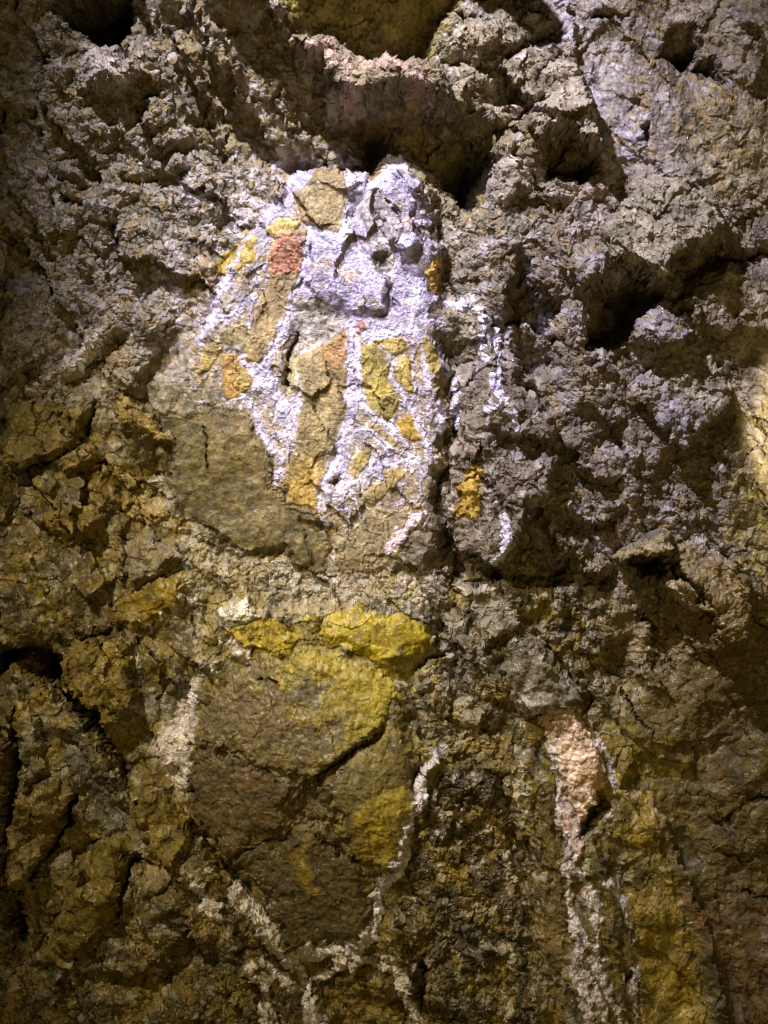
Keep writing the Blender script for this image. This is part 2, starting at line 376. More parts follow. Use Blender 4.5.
mix(sst(560, 700, V + 40 * NA) * 0.85, OLIVE)
mix(sst(380, 520, V + 30 * NA) * sst(300, 150, U) * 0.85, lin(.24, .175, .055))
mix(sst(420, 520, U + .25 * (V - 300) + 30 * NA) * sst(700, 600, V) * .8, lin(.138, .106, .084)); dust(0.15, .5, TAN * .9, NA, .5)
mix(.5 * sst(.3, .6, NB + .5 * NC) * sst(440, 500, U) * sst(640, 540, V), LILAC * .75); dust(0.25, .5, lin(.20, .17, .135), NB, .6); dust(.45, .4, lin(.34, .30, .26), NC, .35)  # lilac highlights painted over the right-hand rock in random patches
stain_or_glow([(190, -20), (300, 0), (330, 100), (520, 110), (490, 220), (330, 170), (215, 165), (190, 90)], lin(.20, .155, .05), 20, .75)  # olive cast of warm light in the shaded flutes, painted in
stain_or_glow([(250, -90), (500, -90), (430, 64), (350, 55), (285, 42)], lin(.22, .18, .03), 10, .95)
stain_or_glow([(340, 110), (420, 100), (450, 130), (420, 160), (350, 170)], lin(.32, .24, .09), 14, .9)  # warm light on the hollow's left part, painted as paler tan
stain_or_glow([(300, 38), (340, 36), (372, 62), (372, 90), (340, 92), (318, 62)], PINK * .6, 8, .7, 16)
stain_or_glow([(385, 64), (425, 66), (446, 100), (420, 98), (392, 90)], PINK * .65, 7, .7, 14)
stain_or_glow([(545, -20), (600, -20), (640, 70), (660, 120), (690, 185), (600, 180), (580, 150), (578, 60), (560, 40)], lin(.265, .23, .22), 18, .9, 22)
stain_or_glow([(535, -20), (575, -20), (580, 30), (572, 50), (556, 34)], LILAC * .9, 8, .7)
stain_or_glow([(572, 76), (592, 70), (610, 110), (640, 120), (640, 160), (606, 166), (590, 140)], LILAC * .75, 10, .7, 16)
stain_or_glow([(640, -20), (800, -20), (800, 110), (735, 90), (710, 40), (660, 20)], lin(.28, .235, .185), 18, .85, 16)
stain_or_glow([(690, 110), (800, 90), (800, 230), (710, 190)], lin(.30, .24, .12), 18, .8)
stain_or_glow([(712, 88), (734, 90), (730, 104), (710, 102)], OCHRE * 1.3, 5, .9)
stain_or_glow([(550, 190), (610, 170), (600, 230), (560, 250)], lin(.34, .28, .25), 14, .7)
stain_or_glow([(612, 320), (660, 300), (672, 345), (640, 360)], LILAC * .55, 12, .7)
stain_or_glow([(640, 385), (660, 390), (690, 430), (672, 440), (650, 425)], LILAC * .6, 10, .8)
stain_or_glow([(580, 270), (600, 262), (612, 278), (596, 286)], LILAC * .6, 10, .7)
stain_or_glow([(508, 270), (530, 276), (552, 318), (545, 326), (520, 300)], LILAC * .6, 8, .8)
stain_or_glow([(720, 360), (752, 395), (748, 405), (728, 384)], lin(.5, .45, .42), 6, .8, 6)
stain_or_glow([(735, 410), (752, 430), (758, 470), (746, 460)], lin(.45, .4, .36), 8, .6, 8)
stain_or_glow([(578, 500), (590, 520), (602, 545), (592, 552), (580, 530)], LILAC * .8, 6, .9, 5)
stain_or_glow([(735, 300), (800, 280), (800, 640), (730, 560)], lin(.31, .25, .12), 20, .6, 20)  # warm side glow painted into the rock colour
stain_or_glow([(732, 480), (800, 470), (800, 590), (735, 560)], lin(.32, .25, .04), 20, .65, 24)  # yellow lower part of the painted side glow
stain_or_glow([(540, 600), (575, 610), (590, 660), (560, 650)], lin(.24, .19, .13), 12, .6)
stain_or_glow([(600, 660), (690, 560), (760, 620), (720, 740), (640, 720)], lin(.165, .115, .055), 25, .8)
stain_or_glow([(690, 640), (800, 600), (800, 1080), (720, 1080), (660, 800)], lin(.095, .066, .022), 25, .95)
stain_or_glow([(715, 900), (800, 900), (800, 1080), (730, 1080)], lin(.10, .055, .022), 20, .8)
stain_or_glow([(598, 760), (650, 750), (668, 810), (690, 880), (700, 960), (715, 1080), (640, 1080), (620, 900)], lin(.31, .225, .02), 16, .9, 34)
stain_or_glow([(600, 840), (660, 860), (665, 900), (610, 880)], lin(.13, .10, .035), 14, .8)
stain_or_glow([(660, 800), (680, 830), (700, 870), (704, 900), (722, 960), (740, 1050), (715, 1040), (692, 950), (668, 870), (655, 820)], SLATE * .42, 9, .6, 18)
stain_or_glow([(664, 812), (682, 838), (700, 870), (690, 866), (668, 838)], SLATE * .65, 6, .6, 10)
stain_or_glow([(680, 884), (690, 892), (712, 930), (722, 958), (708, 940), (682, 900)], RUST * .55, 6, .8, 8)
stain_or_glow([(508, 716), (545, 704), (600, 716), (622, 790), (600, 800), (560, 780), (512, 800)], lin(.33, .26, .07), 12, .7, 20)
stain_or_glow([(504, 740), (548, 720), (556, 800), (566, 900), (562, 990), (540, 960), (520, 860)], lin(.20, .135, .035), 14, .8, 22)
stain_or_glow([(430, 760), (500, 760), (540, 960), (520, 1060), (420, 1060), (400, 900)], lin(.15, .115, .05), 16, .9)
stain_or_glow([(-60, 890), (120, 940), (220, 890), (300, 1000), (310, 1080), (-60, 1080)], lin(.155, .115, .04), 20, .9)
stain_or_glow([(410, 735), (448, 730), (440, 765), (420, 790)], lin(.4, .34, .1), 8, .8)
stain_or_glow([(-20, 480), (120, 500), (120, 640), (-20, 640)], lin(.16, .115, .055), 24, .8)
stain_or_glow([(40, 690), (120, 720), (140, 800), (80, 830), (30, 780)], lin(.2, .18, .16), 16, .8)
stain_or_glow([(100, 290), (200, 260), (215, 340), (200, 400), (120, 390)], lin(.28, .235, .16), 20, .8)
stain_or_glow([(80, 350), (108, 336), (112, 350), (50, 392), (36, 388)], lin(.62, .57, .5), 7, .9, 8)
stain_or_glow([(70, 372), (110, 352), (128, 340), (122, 380), (84, 404)], lin(.27, .20, .09), 9, .8, 8)
stain_or_glow([(196, 250), (230, 262), (215, 300), (180, 300)], OCHRE * 1.2, 10, .8)
stain_or_glow([(104, 440), (150, 440), (176, 500), (160, 520), (120, 500)], lin(.42, .33, .2), 12, .85)
dust(.35, .3, lin(.55, .5, .46), NC + .5 * NB, .55, sst(60, 10, np.abs(U - 140)) * sst(130, 40, np.abs(V - 460)))
stain_or_glow([(170, 520), (215, 540), (300, 570), (420, 575), (430, 610), (300, 612), (210, 640), (180, 590)], lin(.40, .345, .235), 10, .95)
dust(.2, .3, lin(.60, .56, .52), NC + .6 * NB, .7, sst(30, 0, np.abs(V - 575 - .06 * (U - 300))) * sst(160, 190, U) * sst(440, 425, U))
stain_or_glow([(235, 600), (330, 590), (430, 600), (440, 650), (420, 690), (300, 660), (220, 650)], lin(.34, .27, .07), 30, .3, 26)
stain_or_glow([(150, 700), (200, 690), (196, 780), (160, 790), (150, 740)], lin(.48, .44, .42), 10, .9)
stain_or_glow([(205, 655), (235, 640), (245, 652), (222, 680), (205, 676)], lin(.6, .56, .4), 8, .8)
stain_or_glow([(225, 604), (260, 596), (268, 618), (235, 622)], lin(.7, .66, .55), 8, .8)
stain_or_glow([(428, 620), (470, 640), (480, 740), (440, 740), (400, 680)], lin(.33, .29, .24), 12, .85)
stain_or_glow([(440, 640), (462, 660), (470, 690), (450, 700)], LILAC * 1.0, 7, .7)
stain_or_glow([(380, 640), (414, 650), (400, 690), (385, 690)], YEL * .9, 8, .8)
dust(.3, .4, lin(.46, .42, .5), ND * .6 + NB * .8, .35, sst(0, 60, 400 - V) * sst(180, 260, U + .3 * V))

M1 = fbm(WU, WV, 40, 6, 501, .68); M2 = fbm(WU, WV, 16, 5, 511, .68); M3 = fbm(WU, WV, 24, 5, 521, .7)
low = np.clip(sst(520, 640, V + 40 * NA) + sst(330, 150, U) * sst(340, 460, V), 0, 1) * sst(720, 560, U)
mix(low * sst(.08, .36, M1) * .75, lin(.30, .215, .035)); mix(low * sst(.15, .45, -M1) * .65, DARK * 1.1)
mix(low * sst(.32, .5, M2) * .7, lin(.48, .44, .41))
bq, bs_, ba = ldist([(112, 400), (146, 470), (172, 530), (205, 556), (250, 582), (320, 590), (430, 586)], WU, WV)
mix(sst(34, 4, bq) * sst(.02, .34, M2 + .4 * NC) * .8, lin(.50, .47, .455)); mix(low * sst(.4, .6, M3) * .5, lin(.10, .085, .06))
mix((1 - low) * sst(.25, .6, M1) * .35, lin(.15, .125, .095)); mix((1 - low) * sst(.4, .6, M2) * .35 * sst(620, 520, V), lin(.42, .38, .36))
# ------------------------------------------------------------------ things set in the wall
LAB = np.zeros(U.shape, np.int32)
THINGS = []     # index = label - 1

GROUPS = {'rock_clast': 'rock fragments set in pale crystal', 'crystal_vein': 'pale mineral veins crossing the wall', 'ochre_stone': 'ochre stones in the left of the wall',
          'sulphur_stone': 'bright yellow stones above the big boulder', 'rock_slab': 'flat rock slabs in the wall', 'rock_block': 'blocks jutting from the wall', 'pebble': 'pale pebbles at the lower left',
          'crystal_patch': 'patches of white crystals', 'pointed_rock': 'pointed rocks at the lower left', 'mineral_patch': 'yellow-orange mineral patches', 'rock_column': 'upright rock columns at the lower right'}
def declare(name, label=None, cat=None, group=None, parent=None, mat='rock'):
    if label and not parent: group = GROUPS.get(name)
    THINGS.append(dict(name=name, label=label, cat=cat, group=group, parent=parent, mat=mat))
    return len(THINGS)

def tint(sl, m, c1, c2, amt=.5, freq='B'):
    n = {'A': NA, 'B': NB, 'C': NC}[freq][sl] + .45 * NC[sl]
    k = sst(-.15, .55, n)[..., None] * amt
    c = c1 * (1 - k) + c2 * k
    c = c * (1 + .16 * ND[sl] + .12 * NC[sl])[..., None]
    mm = m[..., None]
    T[sl] = T[sl] * (1 - mm) + c * mm

def stone(name, label, cat, pts, c1, c2, h=0, bev=4, amt=.5, group=None, parent=None, mat='rock', rough=0., freq='B', gap=3.0, tilt=(0, 0), flat=.5, wob=1.0):
    """a stone whose outline is pts: gets its own height, colour and object"""
    i = declare(name, label, cat, group, parent, mat)
    inpan = cat in ('rock clast', 'rock slab') and 195 < np.mean([p[0] for p in pts]) < 445 and 155 < np.mean([p[1] for p in pts]) < 575
    if inpan and 'broad flat' not in label: wob = .45; h = min(h, 1.2); gap = .6; c1 = c1 * np.array([.78, .80, .74]); c2 = c2 * np.array([.80, .82, .74]); flat = max(flat, .6); rough *= .6
    sl = bbox(pts, 14); x_, y_ = (WU[sl] * .4 + U[sl] * .6, WV[sl] * .4 + V[sl] * .6) if inpan else (WU[sl], WV[sl])
    d = sdf(pts, x_, y_) + wob * (2.6 * NB[sl] + 1.3 * NC[sl])
    c = np.array(pts, float).mean(0)
    if inpan: d = d + 2.6
    inside = d > 0
    LAB[sl][inside] = i
    m = sst(-1.0, 1.0, d)
    if c1 is not None: tint(sl, m, c1, c2, amt, freq)
    if flat: H[sl] -= flat * sst(-1, 6, d) * RELIEF[sl]
    H[sl] += sst(0, bev, d) * (h + tilt[0] * (WU[sl] - c[0]) + tilt[1] * (WV[sl] - c[1]))
    if gap: H[sl] -= gap * (.6 + NB[sl]).clip(.1, 2) * np.exp(-(d / 2.2) ** 2)
    if rough: H[sl] += m * rough * ((1.3 if name in ('ochre_stone', 'pointed_rock', 'rock_overhang') else .35) * chunk(WU[sl], WV[sl], 17, 201 + i, .5, 1.3) + .35 * NC[sl] + .9 * NB[sl] + .12 * chunk(U[sl], V[sl], 6, 301 + i))
    return i

def vein(name, label, cat, lines, c1, c2, h=2.5, group=None, parent=None, mat='crystal', amt=.45, ragged=3.2, wide=1.0):
    """a ribbon of mineral: each line is a list of (u, v, half-width)"""
    i = declare(name, label, cat, group, parent, mat)
    for L in lines:
        p = np.array(L, float); sl = bbox(p[:, :2], 26)
        q, s, al = ldist(L, WU[sl] + 3 * NB[sl], WV[sl] + 3 * NC[sl])
        seg = np.linalg.norm(p[1:, :2] - p[:-1, :2], axis=1); cum = np.concatenate([[0], np.cumsum(seg)]) / seg.sum()
        w = wide * np.interp(al, cum, p[:, 2]) + ragged * (NC[sl] + .6 * NB[sl])
        d = w - q
        LAB[sl][d > 0] = i
        m = sst(-.8, .8, d)
        tint(sl, m, c1, c2, amt, 'C')
        H[sl] += h * sst(-.5, 3.5, d) + sst(0, 2, d) * (1.6 * clod(U[sl], V[sl], 5.5, 401 + i) + .9 * chunk(U[sl], V[sl], 3.2, 431 + i))
    return i

KEEP = dict(bev=3, gap=0, flat=0, rough=0)
stone('rock_buttress', 'rough brown buttress standing just right of the crystal panel', 'rock buttress', [(444, 316), (470, 302), (494, 318), (512, 352), (520, 392), (546, 420), (552, 470), (522, 520), (508, 556), (492, 582), (470, 560), (448, 556), (440, 520), (440, 470), (448, 420), (442, 370)], None, None, 3, **KEEP)
stone('rock_plate', 'broad flat plate of grey-tan rock at the right edge, half in warm light', 'rock plate', [(678, 306), (702, 274), (740, 258), (830, 250), (830, 420), (756, 430), (734, 404), (706, 362), (682, 344)], None, None, 3, **KEEP)
stone('rock_slab', 'dark smooth slab above the upper crack at the lower right edge', 'rock slab', [(690, 742), (740, 700), (840, 690), (840, 780), (776, 788), (744, 800), (730, 815), (712, 822), (694, 800)], None, None, 3, **KEEP)
stone('rock_slab', 'dark slab between the two wavy cracks at the lower right edge', 'rock slab', [(712, 826), (732, 818), (746, 804), (776, 792), (840, 786), (840, 850), (776, 849), (745, 853), (722, 851), (706, 840)], None, None, 3, **KEEP)
stone('rock_slab', 'reddish dark slab below the lowest crack in the bottom right corner', 'rock slab', [(724, 892), (736, 892), (754, 900), (778, 910), (840, 914), (840, 1060), (760, 1060), (740, 1000), (728, 940)], None, None, 3, **KEEP)
stone('rock_pillar', 'crumbly dark brown pillar of clods between the big boulder and the flowstone', 'rock pillar', [(446, 760), (478, 752), (500, 770), (514, 830), (530, 900), (540, 970), (552, 1070), (440, 1070), (428, 1000), (412, 950), (408, 880), (424, 810)], None, None, 3, **KEEP)
stone('rock_column', 'yellow-stained olive column right of the white drips', 'rock column', [(616, 770), (640, 756), (652, 790), (664, 850), (680, 910), (696, 960), (712, 1070), (644, 1070), (634, 980), (630, 900), (618, 860), (612, 810)], None, None, 3, **KEEP)
stone('rock_block', 'crumbly brown spur of knobs sloping beside the top right of the dark hollow', 'rock spur', [(462, 20), (500, 30), (540, 26), (556, 50), (546, 76), (528, 112), (524, 146), (500, 152), (470, 128), (452, 108), (440, 84), (436, 60)], None, None, 3, **KEEP)
PANEL = [(246, 236), (272, 205), (300, 165), (335, 158), (352, 172), (378, 184), (396, 170), (412, 182), (428, 206), (434, 240), (436, 300), (443, 330), (437, 346), (446, 368), (437, 390), (447, 414), (434, 440), (441, 464), (428, 492), (437, 518), (414, 538), (392, 560), (372, 576), (344, 572), (326, 545), (318, 520), (316, 508), (286, 505), (272, 482), (268, 455), (258, 440), (250, 414), (205, 408), (198, 385), (205, 365), (194, 340), (200, 300), (226, 276)]
CR1, CR2 = WHITE, lin(.50, .46, .52)
# the crust that cements the panel
crust = declare('crystal_crust', 'large white to lavender crystal crust veining the brightly lit panel in the upper centre', 'crystal crust', mat='crystal')
slp = bbox(PANEL, 20)
dpan = np.full(U.shape, -99.0); dpan[slp] = sdf(PANEL, WU[slp], WV[slp]) + 9 * NB[slp] + 4 * NC[slp]
inp = dpan > 0; LAB[inp] = crust
mp = sst(-5, 4, dpan + 4 * ND) * (1 - .45 * sst(285, 195, U) * sst(.3, -.2, NC + .5 * ND)) * np.clip(1 - .75 * sst(300, 225, U) * sst(.15, -.35, NB + .4 * NC) * sst(60, 10, dpan), 0, 1)
tint(np.s_[:, :], mp, lin(.40, .37, .505), lin(.24, .205, .23), 1.0, 'B')
H -= mp * .72 * RELIEF; RELIEF = RELIEF * (1 - .72 * mp)
mix(sst(-62, -2, dpan) * sst(.0, .45, NC + .7 * NB + .15) * (1 - mp) * sst(540, 440, V) * sst(425, 395, U) * .85, lin(.46, .42, .43))
mix(sst(-50, -8, dpan) * sst(.1, .45, M2) * (1 - mp) * sst(470, 400, V) * sst(320, 260, U) * .7, lin(.28, .205, .07))
# brecciated ground: tan and ochre fragments, the white only in the seams between them
wx = WU + 6 * NB; wy = WV + 6 * NC
bF1, bF2, bI, bdx, bdy = worley((wx * .95 + wy * .3) / 17, (-wx * .3 + wy * .95) / 30, 471)
seam = sst(.05, .17, bF2 - bF1 + .08 * NC + .05 * NB)
hue = RND[3][bI][..., None]
frag = lin(.24, .18, .06) * (1 - hue) + lin(.25, .20, .12) * hue
zr = np.clip(.30 * sst(.0, .3, NA + NB * .5) + sst(325, 345, V) * sst(342, 352, U) * .9 + sst(305, 285, U) * .95 * sst(225, 260, V) + sst(480, 520, V), 0, 1)
keep = (RND[4][bI] < .93)
fm = mp * zr * seam * keep
fm = np.clip(fm * sst(-.9, -.5, NC), 0, 1)
mix(fm * .93, frag * (1 + .2 * NC + .15 * ND)[..., None])
H += mp * (1.1 * clod(U, V, 6.5, 451) + .5 * chunk(U, V, 3.4, 461)) * (1 - .6 * fm) + mp * zr * 1.2 * (1 - seam)
H += mp * (1 - .6 * zr) * 9 * chunk(WU, WV, 34, 475, 1.0, 1.5)
mix(mp * sst(.25, .55, -NB + .5 * NC) * .5, lin(.36, .31, .32))
mix(mp * sst(.5, .8, NB + .6 * ND) * .5, lin(.42, .30, .13))

pk = lambda s: 'clast'
stone('rock_clast', 'tan angular clast at the very top of the white crystal panel', 'rock clast', [(315, 162), (333, 161), (344, 180), (348, 213), (337, 236), (305, 222), (298, 200), (314, 190)], lin(.30, .22, .10), lin(.22, .155, .065), 3, 3, .6, rough=2)
stone('rock_clast', 'smooth yellow stone on the upper left of the crystal panel', 'rock clast', [(215, 274), (221, 258), (239, 246), (254, 240), (253, 262), (240, 270), (228, 276)], lin(.38, .28, .05), lin(.32, .23, .05), 4, 4, .5, flat=0.8)
stone('rock_clast', 'small yellow stone above the red-brown slab in the crystal panel', 'rock clast', [(270, 232), (280, 224), (298, 226), (292, 236), (276, 240)], lin(.44, .33, .09), OCHRE, 2, 3)
sl1 = stone('rock_slab', 'tall ochre slab with a red-brown top leaning in the left of the crystal panel', 'rock slab', [(281, 237), (307, 232), (304, 252), (297, 279), (290, 307), (276, 340), (260, 364), (246, 358), (254, 330), (266, 300), (274, 280), (272, 256)], lin(.30, .21, .09), lin(.24, .17, .08), 4, 3, .6, rough=1.5, flat=0.7)
stone('slab_top', 'red-brown upper end', None, [(281, 237), (307, 232), (304, 252), (298, 276), (288, 280), (278, 276), (272, 258)], lin(.30, .135, .075), lin(.27, .17, .08), 1, 3, .7, parent=sl1, flat=0, gap=0, rough=1)
stone('rock_clast', 'grey crystalline block beside the dark cleft in the panel', 'rock clast', [(298, 305), (320, 304), (350, 326), (316, 352), (293, 358), (298, 330)], lin(.33, .29, .25), lin(.46, .42, .42), 1, 4, .6, rough=2.5)
stone('rock_slab', 'long smooth ochre slab running down the middle of the crystal panel', 'rock slab', [(349, 331), (345, 354), (346, 396), (344, 427), (331, 458), (321, 484), (315, 512), (300, 512), (286, 505), (281, 484), (299, 453), (302, 417), (302, 359), (320, 351)], lin(.30, .225, .10), lin(.25, .19, .085), 2, 3, .6, rough=1.3, flat=0.8)
stain_or_glow([(318, 352), (347, 335), (345, 365), (322, 372)], lin(.36, .19, .07), 6, .8, 6)
stain_or_glow([(290, 470), (330, 470), (316, 510), (286, 500)], lin(.45, .30, .06), 9, .8, 8)
stone('rock_slab', 'broad flat olive-brown slab at the lower left of the crystal panel', 'rock slab', [(124, 396), (150, 412), (186, 420), (206, 410), (250, 416), (258, 440), (268, 455), (272, 480), (284, 487), (286, 505), (314, 512), (318, 525), (330, 545), (325, 572), (302, 566), (286, 545), (262, 554), (240, 546), (210, 526), (184, 516), (172, 482), (172, 452), (150, 432)], lin(.135, .105, .045), lin(.185, .14, .048), 2, 4, .7, rough=1.6, freq='A', flat=1.0)
stone('rock_clast', 'bright yellow angular clast in the right half of the crystal panel', 'rock clast', [(360, 354), (372, 347), (388, 350), (390, 365), (384, 380), (396, 405), (390, 418), (376, 416), (366, 404), (363, 380)], lin(.34, .26, .07), lin(.40, .30, .05), 3, 3, .6, rough=1.5)
stone('rock_clast', 'narrow yellow clast between two thin white veins', 'rock clast', [(393, 362), (406, 359), (410, 393), (397, 386)], lin(.45, .34, .08), lin(.38, .28, .08), 2, 2.5, .6, rough=1)
stone('rock_clast', 'pointed olive-yellow clast on the right edge of the crystal panel', 'rock clast', [(415, 340), (432, 354), (441, 380), (440, 402), (429, 382), (419, 364)], lin(.36, .27, .09), lin(.42, .31, .07), 2, 2.5, .6, rough=1)
stone('rock_clast', 'flat yellow clast above the bright yellow one in the panel', 'rock clast', [(376, 342), (400, 342), (408, 350), (392, 354)], lin(.42, .31, .10), OCHRE, 1.5, 2)
stone('rock_clast', 'small orange-yellow oval pebble ringed with white crystal', 'rock clast', [(398, 423), (406, 418), (414, 422), (420, 437), (410, 440), (401, 434)], lin(.42, .27, .035), lin(.38, .24, .05), 2.5, 3)
stone('rock_clast', 'lens-shaped olive clast ringed with white in the lower panel', 'rock clast', [(350, 472), (356, 458), (370, 449), (367, 464), (357, 478)], lin(.38, .29, .11), OCHRE, 2, 2.5)
stone('rock_clast', 'thin brown sliver below the bright yellow clast', 'rock clast', [(366, 426), (376, 428), (398, 446), (404, 456), (390, 448)], lin(.34, .25, .12), lin(.42, .33, .2), 1.5, 2)
stone('rock_clast', 'small yellow sliver right of the lens-shaped clast', 'rock clast', [(386, 474), (396, 468), (402, 474), (394, 486)], lin(.42, .31, .12), OCHRE, 1.5, 2)
stone('rock_clast', 'brown sliver near the lower right of the crystal panel', 'rock clast', [(364, 500), (376, 486), (392, 480), (384, 494), (372, 504)], lin(.36, .27, .13), lin(.3, .22, .1), 1.5, 2)
lowc = stone('rock_clast', 'grey-tan rounded clast at the bottom of the crystal panel', 'rock clast', [(342, 573), (334, 538), (356, 526), (376, 508), (400, 510), (424, 504), (428, 514), (406, 540), (390, 560), (372, 574), (356, 570)], lin(.34, .27, .17), lin(.25, .19, .11), 2, 4, .6, rough=1.3)
stone('rock_clast', 'orange-brown spike standing in white crystal on the panel left', 'rock clast', [(224, 357), (236, 359), (239, 396), (229, 399), (226, 380)], lin(.42, .25, .07), lin(.34, .21, .07), 2.5, 2.5)
stone('rock_clast', 'yellowish spike right of the orange-brown spike', 'rock clast', [(240, 362), (247, 358), (250, 384), (244, 392)], lin(.44, .33, .12), OCHRE, 2, 2.5)
stone('rock_clast', 'round grey-brown lump at the left edge of the panel above the olive slab', 'rock clast', [(205, 388), (214, 384), (224, 388), (224, 402), (212, 406), (205, 400)], lin(.27, .21, .14), lin(.34, .28, .22), 4, 5, rough=1)
stone('rock_clast', 'small yellow wedge at the left edge of the panel', 'rock clast', [(208, 350), (220, 344), (222, 352), (210, 368), (200, 372)], lin(.44, .33, .12), OCHRE, 3, 3)
stone('rock_clast', 'olive-grey clast with a dark speck left of the tall ochre slab', 'rock clast', [(222, 334), (246, 328), (252, 340), (246, 352), (226, 350)], lin(.29, .23, .11), lin(.36, .28, .14), 2, 3, rough=1)
stone('rock_clast', 'small grey rounded stone in a pocket of the lilac crystals', 'rock clast', [(373, 259), (384, 253), (393, 262), (389, 276), (377, 274)], lin(.24, .21, .18), lin(.3, .27, .24), 2, 5)
stone('rock_clast', 'tiny red fragment on the white crystals', 'rock clast', [(356, 330), (363, 326), (366, 332), (360, 336)], lin(.34, .12, .08), RUST, 2, 2)
stone('rock_clast', 'grey slab standing in the upper right of the crystal panel', 'rock slab', [(362, 206), (376, 196), (390, 212), (400, 240), (392, 254), (376, 244), (364, 226)], lin(.38, .34, .35), lin(.5, .46, .5), 3, 4, .6, rough=1.5)
stone('rock_clast', 'olive stone between two crystal strands left of the long ochre slab', 'rock clast', [(286, 366), (296, 358), (301, 372), (298, 390), (288, 392)], lin(.38, .32, .15), lin(.55, .5, .4), 3, 4)
for L in ([(306, 246, 4), (298, 285, 4), (290, 312, 3.5), (283, 336, 4), (272, 354, 4), (262, 368, 3)], [(352, 326, 3), (347, 362, 3.5), (348, 400, 3.5), (346, 425, 5), (338, 450, 6), (328, 476, 5.5), (317, 506, 4)],
          [(350, 330, 3), (372, 340, 4), (396, 332, 5), (414, 336, 5), (421, 356, 4), (430, 384, 4), (439, 412, 4), (441, 440, 2)], [(384, 350, 2), (393, 362, 3), (391, 380, 2.5), (400, 398, 3), (412, 416, 3.5), (425, 440, 3), (432, 460, 2)],
          [(357, 350, 4), (360, 385, 3.5), (366, 409, 3), (378, 421, 4), (394, 430, 3), (402, 443, 3)], [(206, 404, 2), (226, 399, 2.5), (248, 402, 4), (262, 425, 4.5), (273, 442, 4), (280, 460, 3), (275, 480, 3)],
          [(262, 366, 3), (270, 390, 6), (282, 412, 6), (292, 438, 4), (288, 460, 2)], [(299, 372, 2), (300, 400, 3), (296, 430, 3)], [(338, 500, 4), (360, 484, 3.5), (380, 470, 3), (402, 462, 3.5), (428, 472, 2)],
          [(345, 440, 4), (366, 428, 3), (388, 446, 3), (420, 462, 3)], [(370, 452, 2.5), (372, 466, 2.5), (358, 482, 3), (346, 486, 3)], [(246, 240, 3), (236, 270, 4), (222, 292, 5), (212, 322, 4), (200, 340, 3)],
          [(215, 320, 4), (240, 312, 4), (256, 300, 3)], [(222, 352, 2), (238, 350, 2.5), (252, 372, 3), (262, 392, 4)], [(346, 178, 3), (351, 206, 5), (340, 238, 4), (322, 244, 5), (304, 240, 3)], [(350, 206, 3), (372, 186, 4), (400, 174, 4)],
          [(404, 250, 5), (412, 280, 6), (416, 310, 6), (406, 334, 4)]):
    p = np.array(L, float); sl = bbox(p[:, :2], 20); q, sd_, al = ldist(L, WU[sl], WV[sl])
    seg = np.linalg.norm(p[1:, :2] - p[:-1, :2], axis=1); cum = np.concatenate([[0], np.cumsum(seg)]) / seg.sum()
    d = .74 * np.interp(al, cum, p[:, 2]) + 1.8 * NC[sl] + 2.4 * NB[sl] - q
    d = np.where((LAB[sl] != crust) & (LAB[sl] > 0), d - 1.6, d)
    LAB[sl][d > 0] = crust
    tint(sl, sst(-3.5, 2.2, d + 1.2 * ND[sl]), lin(.56, .53, .65), lin(.36, .325, .39), .8, 'C')
    H[sl] += .9 * sst(-.5, 3.5, d) + sst(0, 2, d) * .8 * clod(U[sl], V[sl], 5.0, 491)
vein('crystal_vein', 'pale pink mineral vein at the lower right corner of the panel', 'mineral vein', [[(426, 514, 2), (414, 522, 6), (402, 536, 6), (390, 550, 4)]], lin(.66, .50, .56), lin(.6, .52, .6), 2)

# veins right of the panel
vein('crystal_vein', 'branching white crystal vein on the brown buttress right of the panel', 'mineral vein',
     [[(452, 306, 2), (471, 310, 4), (481, 325, 4), (492, 340, 6), (499, 354, 4), (494, 372, 4), (494, 391, 5), (502, 404, 3), (488, 414, 3), (485, 426, 2)], [(502, 404, 2), (506, 418, 2), (512, 438, 1.5)], [(480, 326, 2), (479, 350, 3), (484, 366, 2)], [(458, 380, 1), (456, 410, 3), (454, 432, 1)]], lin(.62, .60, .74), lin(.42, .39, .44), 2)
vein('crystal_vein', 'short bluish white vein low on the brown buttress', 'mineral vein', [[(496, 504, 3), (498, 524, 4), (500, 546, 5), (497, 556, 2)]], lin(.6, .58, .72), lin(.42, .39, .44), 1.5)
stone('mineral_patch', 'knobbly orange-yellow mineral patch on the buttress', 'mineral patch', [(463, 470), (474, 465), (476, 490), (472, 516), (460, 514), (458, 496)], lin(.36, .24, .03), lin(.28, .18, .03), 2.5, 3, .6, rough=3)
stone('mineral_patch', 'yellow-orange crust along the upper right edge of the crystal panel', 'mineral patch', [(428, 262), (438, 258), (438, 290), (432, 296), (426, 280)], lin(.45, .30, .05), lin(.36, .24, .07), 2, 3, .6, rough=2)

